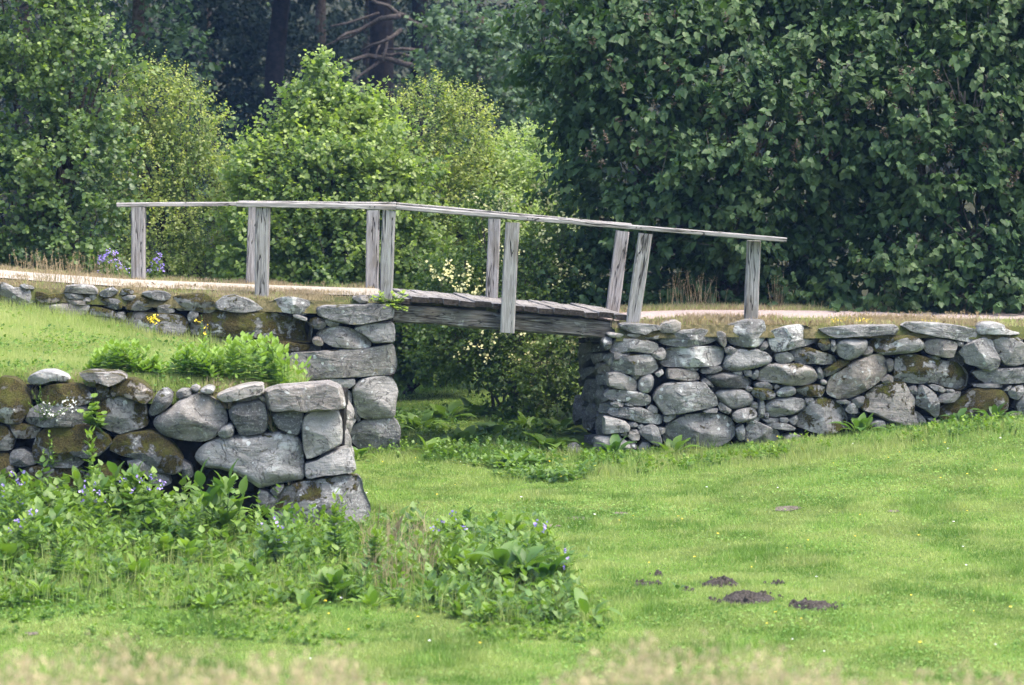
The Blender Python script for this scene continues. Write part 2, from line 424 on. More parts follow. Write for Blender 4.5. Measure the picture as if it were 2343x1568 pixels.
def tree(name, label, cat, base, blobs, nt, per, tl, L, shape, mat, seed, facing='rand', droop=0.2, young=0.3, up=0.45,
         trunk=(0.09, 0.3), stems=3, nparts=300, shell=(0.62, 1.0), barkmat='bark', wf=1.0, back=0.35, group=None, ztop=None, jit=0.6, cl=None):
    rng = np.random.default_rng(seed); rnd_ = random.Random(seed)
    base = Vector(base)
    root = empty(name, base, label, cat, group)
    bb = [(np.array(b[0]), np.array(b[1])) for b in blobs]
    bm = bmesh.new()
    for s in range(stems):                            # stems and limbs up into the crown
        a = rnd_.uniform(0, 6.28); p0 = Vector((math.cos(a), math.sin(a), 0)) * trunk[1] * rnd_.random()
        order = sorted(blobs, key=lambda b: b[0][2] + rnd_.uniform(-1, 1))
        for j in range(max(1, len(blobs) // stems)):
            b = order[(s + j * stems) % len(order)]
            tgt = Vector(b[0]) - base
            pts = []
            for k in range(7):
                f = k / 6
                pts.append(p0.lerp(tgt, f) * 1.0 + Vector((tgt.x * (f * f - f) * 0.5, tgt.y * (f * f - f) * 0.5, 0)) + Vector((rnd_.uniform(-.06, .06), rnd_.uniform(-.06, .06), 0)) * (1 if k else 0))
            tube_bm(bm, pts, [trunk[0] * (1 - 0.75 * k / 6) for k in range(7)], 6)
            for q in range(5):                        # limbs
                f = rnd_.uniform(0.35, 0.95); o = pts[int(f * 6)]
                e = tgt + Vector((rnd_.uniform(-1, 1) * b[1][0], rnd_.uniform(-1, 0.7) * b[1][1], rnd_.uniform(-.6, 1) * b[1][2])) * 0.85
                mid = o.lerp(e, 0.5) + Vector((0, 0, -0.12))
                tube_bm(bm, [o, mid, e], [trunk[0] * 0.38, trunk[0] * 0.26, trunk[0] * 0.1], 5)
    tr = link("trunk", bm_mesh("trunk", bm, True), root, (0, 0, 0), M[barkmat])
    if cl:                                             # sprays: several twigs share a spot on the crown, with gaps between
        frac, kk, rad = cl
        nc = int(nt * frac / kk); Pc, Dc = crown_points(bb, nc, rng, (shell[0] + 0.15, shell[1] + 0.06), back, up, jit)
        Pc = np.repeat(Pc, kk, 0); Dc = np.repeat(Dc, kk, 0)
        Pc = Pc + rng.normal(size=Pc.shape) * np.array([rad, rad, rad * 0.55]); Dc = unit(Dc + rng.normal(size=Dc.shape) * 0.4)
        P, D = crown_points(bb, nt - len(Pc), rng, (shell[0] * 0.85, shell[1] - 0.10), back, up, jit)
        P = np.concatenate([P, Pc]); D = np.concatenate([D, Dc])
    else: P, D = crown_points(bb, nt, rng, shell, back, up, jit)
    gx, gy = P[:, 0], P[:, 1]
    ok = P[:, 2] > gz(gx, gy) + 0.02
    P, D = P[ok], D[ok]
    cen, d, nr, ln, rd, ag = twig_leaves(P, D, rng, per, tl, L, droop, facing, young, ztop)
    cen = cen - np.array(base)
    if nparts:                                         # the leaves nearest the camera side are single objects
        score = cen[:, 1] - 6.0 * ln + rng.random(len(cen)) * 0.7
        pick = np.zeros(len(cen), bool); pick[np.argsort(score)[:nparts]] = True
        vari = [leaf_mesh_unit("leaf", shape, 0.1 + 0.16 * k, 0.1 * (k % 3) * young, M[mat], wf) for k in range(6)]
        for i in np.nonzero(pick)[0]:
            X = Vector(d[i]).normalized(); Y = Vector(nr[i]).cross(X).normalized(); Z = X.cross(Y)
            o = bpy.data.objects.new("leaf", vari[int(rd[i] * 5.99)])
            COL.objects.link(o); o.parent = root
            mt = Matrix((X, Y, Z)).transposed().to_4x4() @ Matrix.Diagonal((ln[i], ln[i], ln[i], 1))
            mt.translation = Vector(cen[i]); o.matrix_local = mt
        m = ~pick; cen, d, nr, ln, rd, ag = cen[m], d[m], nr[m], ln[m], rd[m], ag[m]
    V, Fc, at = leaf_arrays(cen, d, nr, ln, shape, rd, ag, wf=wf)
    cr = link("crown", np_mesh("crown", V, Fc, at), root, (0, 0, 0), M[mat]); tag(cr, kind="stuff")
    # fine twigs
    bm = bmesh.new()
    for i in rng.choice(len(P), min(len(P), 500), replace=False):
        p = Vector(P[i]) - base; q = p + Vector(D[i]) * tl
        tube_bm(bm, [p - Vector(D[i]) * tl * 0.8, q], [0.006, 0.002], 3, False)
    tw = link("twigs", bm_mesh("twigs", bm), root, (0, 0, 0), M['bark_grey']); tag(tw, kind="stuff")
    return root
def B(u, v, y, ru, rv, ry=None):
    """crown lobe from its place in the photo and its distance"""
    c = on_y(u, v, y); s = y / F
    return (tuple(c), (ru * s, ry if ry else min(ru, rv) * s * 0.9, rv * s))

def blades(pts, h, w, rng, lean=0.5, rnd=None, age=None, tri=False):
    """grass blades, one bent blade of 2 triangles each (a quad folded at mid height)"""
    n = len(pts)
    a = rng.random(n) * 2 * np.pi
    s = np.stack([np.cos(a), np.sin(a) * 0.5, np.zeros(n)], 1)
    la = rng.random(n) * 2 * np.pi; lm = lean * rng.random(n)
    ld = np.stack([np.cos(la) * lm, np.sin(la) * lm, np.zeros(n)], 1)
    mid = pts + ld * (h * 0.25)[:, None]; mid[:, 2] += h * 0.55
    tip = pts + ld * h[:, None]; tip[:, 2] += h * (1 - 0.35 * lm)
    if tri:                                             # short turf: one triangle per blade
        V = np.stack([pts - s * w[:, None] * .6, pts + s * w[:, None] * .6, tip], 1).reshape(-1, 3)
        r_ = rng.random(n) if rnd is None else rnd; a_ = np.zeros(n) if age is None else age
        return V, (np.arange(n) * 3)[:, None] + np.array([0, 1, 2]), {"rnd": np.repeat(r_, 3), "age": np.repeat(a_, 3)}
    V = np.stack([pts - s * w[:, None] * .5, pts + s * w[:, None] * .5, mid + s * w[:, None] * .42, tip, mid - s * w[:, None] * .42], 1).reshape(-1, 3)
    b = (np.arange(n) * 5)[:, None]
    Fc = b + np.array([0, 1, 2, 3, 4])
    rnd = rng.random(n) if rnd is None else rnd
    age = np.zeros(n) if age is None else age
    return V, Fc, {"rnd": np.repeat(rnd, 5), "age": np.repeat(age, 5)}
def fbm2(x, y, s, seed=0):
    """cheap smooth value field 0..1 for patchiness"""
    r = np.random.default_rng(seed); out = np.zeros_like(x); amp = 1; tot = 0
    for o in range(4):
        for k in range(3):
            a = r.random() * 6.28; ph = r.random() * 6.28
            out += amp * np.sin((x * np.cos(a) + y * np.sin(a)) * s * (2 ** o) * (0.8 + 0.4 * r.random()) + ph + 1.3 * np.sin((x * np.sin(a) - y * np.cos(a)) * s * 0.7 * 2 ** o + ph))
        tot += 3 * amp; amp *= 0.6
    return np.clip(0.5 + 0.9 * out / tot, 0, 1)

# ------------------------------------------------------------------ setting: ground, terrace, causeway, paths
def grid_sheet(name, xs, ys, zf, mat, kind="structure"):
    X, Y = np.meshgrid(xs, ys); Z = zf(X, Y)
    V = np.stack([X, Y, Z], -1).reshape(-1, 3); nx = len(xs)
    i = np.arange(len(ys) - 1)[:, None] * nx + np.arange(nx - 1)[None, :]; i = i.ravel()
    Fc = np.stack([i, i + 1, i + nx + 1, i + nx], 1)
    return tag(link(name, np_mesh(name, V, Fc, smooth=True), None, (0, 0, 0), mat), kind=kind)
xs = np.concatenate([np.linspace(-160, -16, 25)[:-1], np.linspace(-16, 16, 110), np.linspace(16, 160, 25)[1:]])
ys = np.concatenate([np.linspace(-12, 20, 30)[:-1], np.linspace(20, 52, 120), np.linspace(52, 240, 50)[1:]])
grid_sheet("ground", xs, ys, gz, M['turf'])
grid_sheet("forest_floor", np.linspace(-120, 120, 40), np.linspace(58, 238, 60), lambda x, y: gz(x, y) + 0.03, M['forest_floor'])

def yw(x): return 39.5 + 0.1 * np.asarray(x, float)           # front face line of bridge walls
def terr_z(x, y):
    """turf terrace held by the foreground wall"""
    x = np.asarray(x, float); y = np.asarray(y, float)
    zf = np.interp(x, [-12, -5.9, -4, -2.4], [1.72, 1.62, 1.56, 1.42])
    zb = np.interp(x, [-12, -7.0, -5.6, -4.2, -2.9, -2.4], [2.25, 2.05, 1.80, 1.50, 1.10, 0.95])
    f = np.clip((y - 33.3) / 5.6, 0, 1)
    return zf - 0.22 * sstep(33.42, 33.1, y) + (zb - zf) * f ** 1.15 + 0.02 * np.sin(3 * x) * np.sin(2.3 * y)
def terr_sheet(x, y):
    e = sstep(-2.9, -2.35, x)
    return terr_z(x, y) * (1 - e) + (-0.1) * e
grid_sheet("grass_terrace", np.linspace(-16, -2.3, 60), np.concatenate([[33.0, 33.12, 33.25, 33.4], np.linspace(33.55, 40.2, 34)]), terr_sheet, M['turf'])

# tops of the causeway, from the verge line seen in the photo
LU = [(-700, 590), (0, 651), (120, 660), (250, 669), (420, 676), (600, 683), (760, 689), (905, 692)]
RU = [(1386, 752), (1480, 746), (1600, 742), (1740, 742), (2000, 745), (2342, 746), (3000, 748)]
def top_profile(pts, off=0.3):
    q = [on_wall(u, v, off) for u, v in pts]
    return [p.x for p in q], [p.z for p in q]
LX, LZ = top_profile(LU); RX, RZ = top_profile(RU)
def ltop(x, y): return np.interp(x, LX, LZ) + 0.075 * sstep(0.1, 0.9, y - yw(x))
def rtop(x, y): return np.interp(x, RX, RZ) + 0.03 * sstep(0.1, 0.9, y - yw(x))
XL1 = on_wall(903, 700, 0.3).x                                  # bridge end of the left causeway
XR0 = on_wall(1392, 760, 0.0).x                                 # bridge end of the right causeway
def strip(name, xa, xb, offs, zf, mat, shear=-0.19, n=60, edge=None):
    """sheet laid along the wall line, offs = distances behind its face; ends follow the skewed bridge axis"""
    V = []
    for o in offs:
        for x in np.linspace(xa, xb, n):
            fx = x + shear * o * (1 if True else 0)
            y = float(yw(fx)) + o
            V.append((fx, y, float(zf(fx, y, o))))
    nf = []
    for j in range(len(offs) - 1):
        for i in range(n - 1): nf.append((j * n + i, j * n + i + 1, (j + 1) * n + i + 1, (j + 1) * n + i))
    return tag(link(name, np_mesh(name, np.array(V), np.array(nf), smooth=True), None, (0, 0, 0), mat), kind="structure")
bank = lambda top: (lambda x, y, o: (top(x, y) if o <= 2.5 else (top(x, y) * (1 - (o - 2.5) / 2.0) - 0.2 * (o - 2.5) / 2.0)))
strip("causeway_verge", -30, XL1, [0.0, 0.06, 0.3, 0.6, 0.9, 1.3, 1.7, 2.1, 2.5, 3.0, 3.5, 4.0, 4.5], bank(lambda x, y: ltop(x, y) - 0.16 * (y - yw(x) < 0.03)), M['verge'], n=90)
strip("gravel_path", -30, XL1, [0.62, 0.8, 1.1, 1.4, 1.7, 1.95], lambda x, y, o: ltop(x, y) + 0.012 + 0.02 * (1 - ((o - 1.28) / 0.68) ** 2), M['gravel_pale'], n=90)
def rterr(x, y, o):
    e = 0.0
    return rtop(x, y) + 0.01 * math.sin(2 * x) * math.sin(1.7 * y) - (0.16 if o < 0.03 else 0.0)
strip("causeway_verge", XR0 + 0.1, 30, [0.0, 0.06, 0.3, 0.6, 0.9, 1.4, 1.9, 2.4], rterr, M['verge'], n=70)
strip("lilac_terrace", XR0 + 0.2, 30, [2.38, 2.9, 3.5], rterr, M['verge'], 0.12, n=70)
strip("lilac_terrace", XR0 + 0.2, 30, [3.48, 4.5, 6, 8, 11, 15, 20], rterr, M['forest_floor'], 0.12, n=70)
strip("gravel_path", XR0 + 0.15, 12, [0.85, 1.1, 1.4, 1.8, 2.2, 2.5], lambda x, y, o: rtop(x, y) + 0.022, M['gravel_pink'], n=60)
# earth bank down from the lilac terrace into the ditch behind the bridge
V = []; offs = np.linspace(2.2, 20, 24); lat = np.linspace(0, 1, 8)
for o in offs:
    for t in lat:
        x0 = XR0 + 0.2 + 0.12 * o; fx = x0 - 0.5 * t; y = float(yw(x0)) + o
        V.append((fx, y, float(rtop(x0, y)) * (1 - sstep(0, 1, t)) - 0.15 * t))
nf = [(j * 8 + i, j * 8 + i + 1, (j + 1) * 8 + i + 1, (j + 1) * 8 + i) for j in range(23) for i in range(7)]
tag(link("ditch_bank", np_mesh("ditch_bank", np.array(V), np.array(nf), smooth=True), None, (0, 0, 0), M['forest_floor']), kind="structure")

# ------------------------------------------------------------------ dry stone walls
# outlines read off the photo, region = (origin x, origin y, scale) of the enlargement they were read from
REG = {1: (0, 1000, 2.929), 2: (700, 1050, 2.24), 3: (0, 1350, 2.4125), 4: (700, 1400, 2.4125), 5: (2100, 1150, 2.614), 6: (2700, 1150, 2.6129), 7: (3200, 1150, 2.613)}
def rp(reg, x, y):
    ox, oy, s = REG[reg]
    return (ox + x / s) / 1.6533, (oy + y / s) / 1.6533
# flags: m# moss 0-9, t# tone 0-9 (dark to light), w# warmth 0-9, l# lichen 0-9, r rounded, f flat-faced
LEFT = """2|-120,180 -60,150 60,140 170,140 215,170 250,215 255,280 200,305 100,285 20,275 -60,285 -110,230|m5t5
2|255,215 330,160 420,152 510,175 600,215 668,262 600,290 500,302 400,295 290,280 258,260|m2t6f
2|700,215 780,185 870,165 970,180 1060,205 1120,240 1090,300 1000,315 880,305 780,285 710,250|m2t5l7
2|45,430 60,370 130,315 280,290 420,300 560,300 700,290 800,320 930,350 1040,375 1078,410 1075,480 1060,555 940,545 800,530 660,515 500,515 330,505 150,490 60,490|m7t4l6
2|915,315 960,318 1035,345 1030,370 960,350 920,335|t6
2|1110,250 1180,235 1300,235 1450,228 1600,222 1750,222 1770,270 1765,345 1650,370 1500,400 1390,400 1300,375 1200,360 1120,320|m2t5f
2|1055,360 1110,340 1180,360 1195,410 1150,440 1090,430 1060,395|m6t3
2|1175,355 1240,350 1305,380 1300,412 1230,418 1190,390|t4
2|1110,480 1180,435 1290,418 1390,430 1480,470 1570,540 1572,590 1500,603 1380,605 1260,585 1170,545|t5w2l6
2|1430,430 1520,400 1640,390 1765,382 1778,460 1775,548 1680,555 1590,555 1540,505 1480,470|t5f
2|1078,530 1100,505 1140,505 1170,545 1165,580 1120,580 1085,560|t3w9r
2|590,550 700,535 850,545 950,560 1055,575 1050,620 900,628 760,630 640,600|m6t2w3
2|850,650 930,635 1050,630 1200,620 1400,610 1560,600 1700,575 1765,560 1790,680 1800,740 1780,815 1650,830 1450,845 1250,855 1050,868 960,855 890,770|m1t5w3f
2|1220,855 1340,865 1440,855 1440,905 1380,945 1320,930 1230,895|t6f
2|975,880 1060,878 1100,890 1090,915 980,915|t6
2|1110,870 1210,870 1210,895 1120,905|t5
2|1415,935 1480,870 1580,845 1740,830 1785,900 1805,980 1785,1080 1780,1190 1650,1195 1500,1200 1450,1130 1425,1040|t6w1r
2|1400,1285 1470,1235 1560,1200 1700,1185 1790,1200 1825,1270 1820,1380 1825,1480 1700,1500 1500,1480 1420,1400|t4l4
2|1330,960 1385,965 1418,990 1412,1060 1370,1125 1310,1138 1320,1050|t4
2|1405,1070 1440,1075 1465,1140 1492,1190 1480,1230 1440,1200 1370,1140|t2
2|1310,1140 1400,1140 1462,1190 1430,1250 1350,1300 1320,1250|t5
2|20,320 50,285 110,300 110,330 40,385|t4
2|1410,170 1550,160 1550,215 1480,215|t4w3
2|150,520 400,530 590,550 640,620 500,700 200,700|t3w5
2|640,640 760,640 860,690 900,790 800,850 650,800|t2
1|730,240 900,232 1040,245 1085,300 1080,335 950,325 800,320 715,310|t5w2f
1|705,325 800,325 915,345 915,385 820,395 750,375|t4
1|920,400 960,370 1000,380 1000,415 930,415|t5w3
1|990,350 1050,340 1075,390 1020,400|t6
1|1095,320 1150,290 1240,255 1310,310 1230,360 1170,365 1110,345|t3
1|1325,320 1350,280 1420,275 1480,300 1470,330 1400,330 1350,345|t5m5
1|1350,370 1430,345 1510,355 1480,390 1440,400 1370,395|t6
1|1370,430 1450,390 1540,360 1620,385 1685,490 1590,520 1480,510 1390,500|t5m6
1|1560,320 1620,305 1750,300 1850,315 1895,350 1880,385 1800,410 1700,390 1600,350|t3m2
1|1740,465 1820,450 1895,455 1940,535 1860,545 1745,540|t5w2f
1|1100,400 1200,370 1300,380 1360,440 1340,500 1250,500 1150,460|t2m8
1|950,540 1000,470 1100,480 1250,510 1320,570 1300,600 1180,580 1050,575|t4m5
1|440,470 560,445 700,440 850,440 1000,450 950,560 830,580 700,560 560,540 470,500|t3w3f
1|690,440 720,400 900,405 1000,430 1000,460 850,445|t4w5
1|1290,540 1370,530 1400,590 1360,640 1310,640|t4
1|1350,620 1420,545 1550,535 1750,545 1900,545 2020,570 2080,640 2080,720 2000,800 1850,790 1650,770 1480,730 1380,700|t4m5l3
1|920,600 1000,575 1150,580 1290,620 1300,680 1100,690 950,660|t4
1|2075,580 2130,525 2200,560 2160,610 2100,650|t4
1|620,590 740,585 840,590 830,640 640,650|t4w4
1|0,200 60,220 150,260 230,250 330,280 390,330 380,420 250,460 120,430 0,400|t5m3l4
1|215,235 260,225 350,245 380,275 280,270|t5
1|400,300 560,330 690,330 700,390 600,430 450,430 400,380|t4w4m6
1|-300,120 -150,100 -10,190 -10,400 -150,420 -310,380|t5m3
1|-620,60 -450,40 -310,110 -320,380 -500,400 -630,340|t4m4
1|-900,20 -760,0 -630,50 -640,330 -800,350 -910,300|t5m2
1|-1200,-20 -1000,-40 -910,20 -920,300 -1080,320 -1210,280|t4m3"""
FRONT = """3|-60,300 0,190 120,200 200,260 270,380 280,480 220,560 180,615 80,615 0,600 -60,560|m9t5w3
3|240,220 280,165 370,140 470,138 560,165 640,205 580,230 480,220 380,250 270,250|t7l4
3|230,580 270,480 380,430 500,440 680,440 790,470 810,560 780,620 600,640 400,640 280,620|t3m1
3|360,330 420,265 560,250 700,255 800,300 850,390 790,430 640,460 480,450 380,420|t5m7l7
3|715,155 800,135 950,140 1100,150 1165,185 1090,240 1000,270 900,230 790,215|t4w4m3f
3|870,265 910,245 960,260 1005,320 1000,370 900,370|t4m5
3|1000,300 1090,220 1200,195 1300,235 1380,300 1395,370 1330,430 1250,400 1100,350 1020,360|t4w6m8
3|880,450 960,380 1080,345 1200,345 1300,370 1330,480 1352,630 1260,660 1100,710 1000,680 900,640 870,560|t6m5
3|1350,500 1400,390 1450,310 1510,290 1575,340 1570,420 1500,490 1400,540 1360,530|t3r
3|1385,600 1450,530 1560,470 1640,400 1760,350 1830,345 1920,372 2010,430 2064,520 2069,600 2010,680 1958,740 1838,780 1700,770 1550,740 1450,690|t5w2r
3|80,620 170,615 320,625 370,660 330,740 230,750 140,740|t5w3m6
3|300,820 340,700 450,640 600,615 750,615 880,650 1000,720 1030,780 960,850 900,900 800,930 700,900 600,950 420,960 300,930|t3m9
3|300,870 500,930 720,910 760,960 700,1010 500,1010 330,980|t3
3|1050,730 1200,690 1380,670 1500,730 1600,830 1670,930 1660,1050 1560,1080 1400,1040 1250,940 1100,900 1000,850|t4m9l4
3|140,1080 250,1010 400,990 560,1010 700,1010 760,1060 740,1200 640,1280 480,1290 300,1280 150,1250|t6m8
3|100,860 200,840 300,900 330,980 200,1000 80,980|t3
3|1150,950 1280,930 1400,1040 1380,1090 1250,1080|t4
3|0,1250 120,1220 280,1270 250,1380 80,1400 0,1380|t6
3|-60,640 60,640 130,740 100,850 -50,860|t4m4
3|-60,900 70,880 130,1000 110,1180 -50,1200|t4m5
3|1600,330 1660,305 1740,315 1740,360 1620,390|t7r
3|1725,290 1780,275 1820,300 1790,330|t6r
3|1820,305 1900,275 1960,300 1930,340 1850,330|t7r
3|1380,1050 1520,1080 1560,1160 1450,1200 1350,1150|t5
3|760,1080 900,1000 1080,960 1150,1080 1000,1180 800,1180|t3m5
3|1650,950 1740,1000 1760,1100 1660,1120|t2
4|280,235 340,205 470,160 640,130 715,130 718,215 600,240 480,270 360,300 320,270|t7w4f
4|440,285 560,250 665,235 660,265 560,285 470,295|t5w3
4|660,230 700,235 755,280 745,310 690,275|t5w4
4|400,370 450,310 560,290 690,275 730,320 750,420 755,500 725,580 620,595 500,600 450,510 405,440|t2f
4|290,600 330,530 410,490 445,520 435,605 360,620|t6r
4|715,185 800,155 960,140 1150,125 1320,110 1420,150 1450,250 1462,340 1400,365 1250,365 1100,385 960,375 850,380 760,375 740,280|t5w4f
4|795,420 830,385 960,375 1075,350 1080,450 1060,530 1035,605 930,575 850,540 810,480|t2f
4|1065,480 1090,420 1150,380 1320,360 1400,390 1430,470 1432,620 1420,680 1300,740 1180,800 1110,815 1080,720 1065,600|t8w1f
4|70,800 130,720 200,665 320,620 480,605 640,595 800,580 940,575 1020,615 1070,700 1080,820 1085,1000 1000,1015 850,1035 720,1075 670,1080 560,1000 400,930 250,900 140,880|t7l5m1r
4|1095,860 1200,830 1290,770 1400,730 1480,700 1500,720 1560,890 1530,930 1400,945 1250,960 1130,1000 1095,960|t6f
4|790,1200 850,1110 900,1070 1000,1040 1100,1010 1250,985 1450,965 1590,965 1615,1010 1620,1090 1660,1160 1690,1250 1680,1350 1600,1410 1450,1450 1200,1480 1000,1510 900,1490 840,1400 780,1330|t4m3l4
4|770,1100 830,1060 905,1050 870,1110 820,1160|t3
4|670,1100 760,1120 830,1170 790,1280 720,1300 660,1220|t3"""
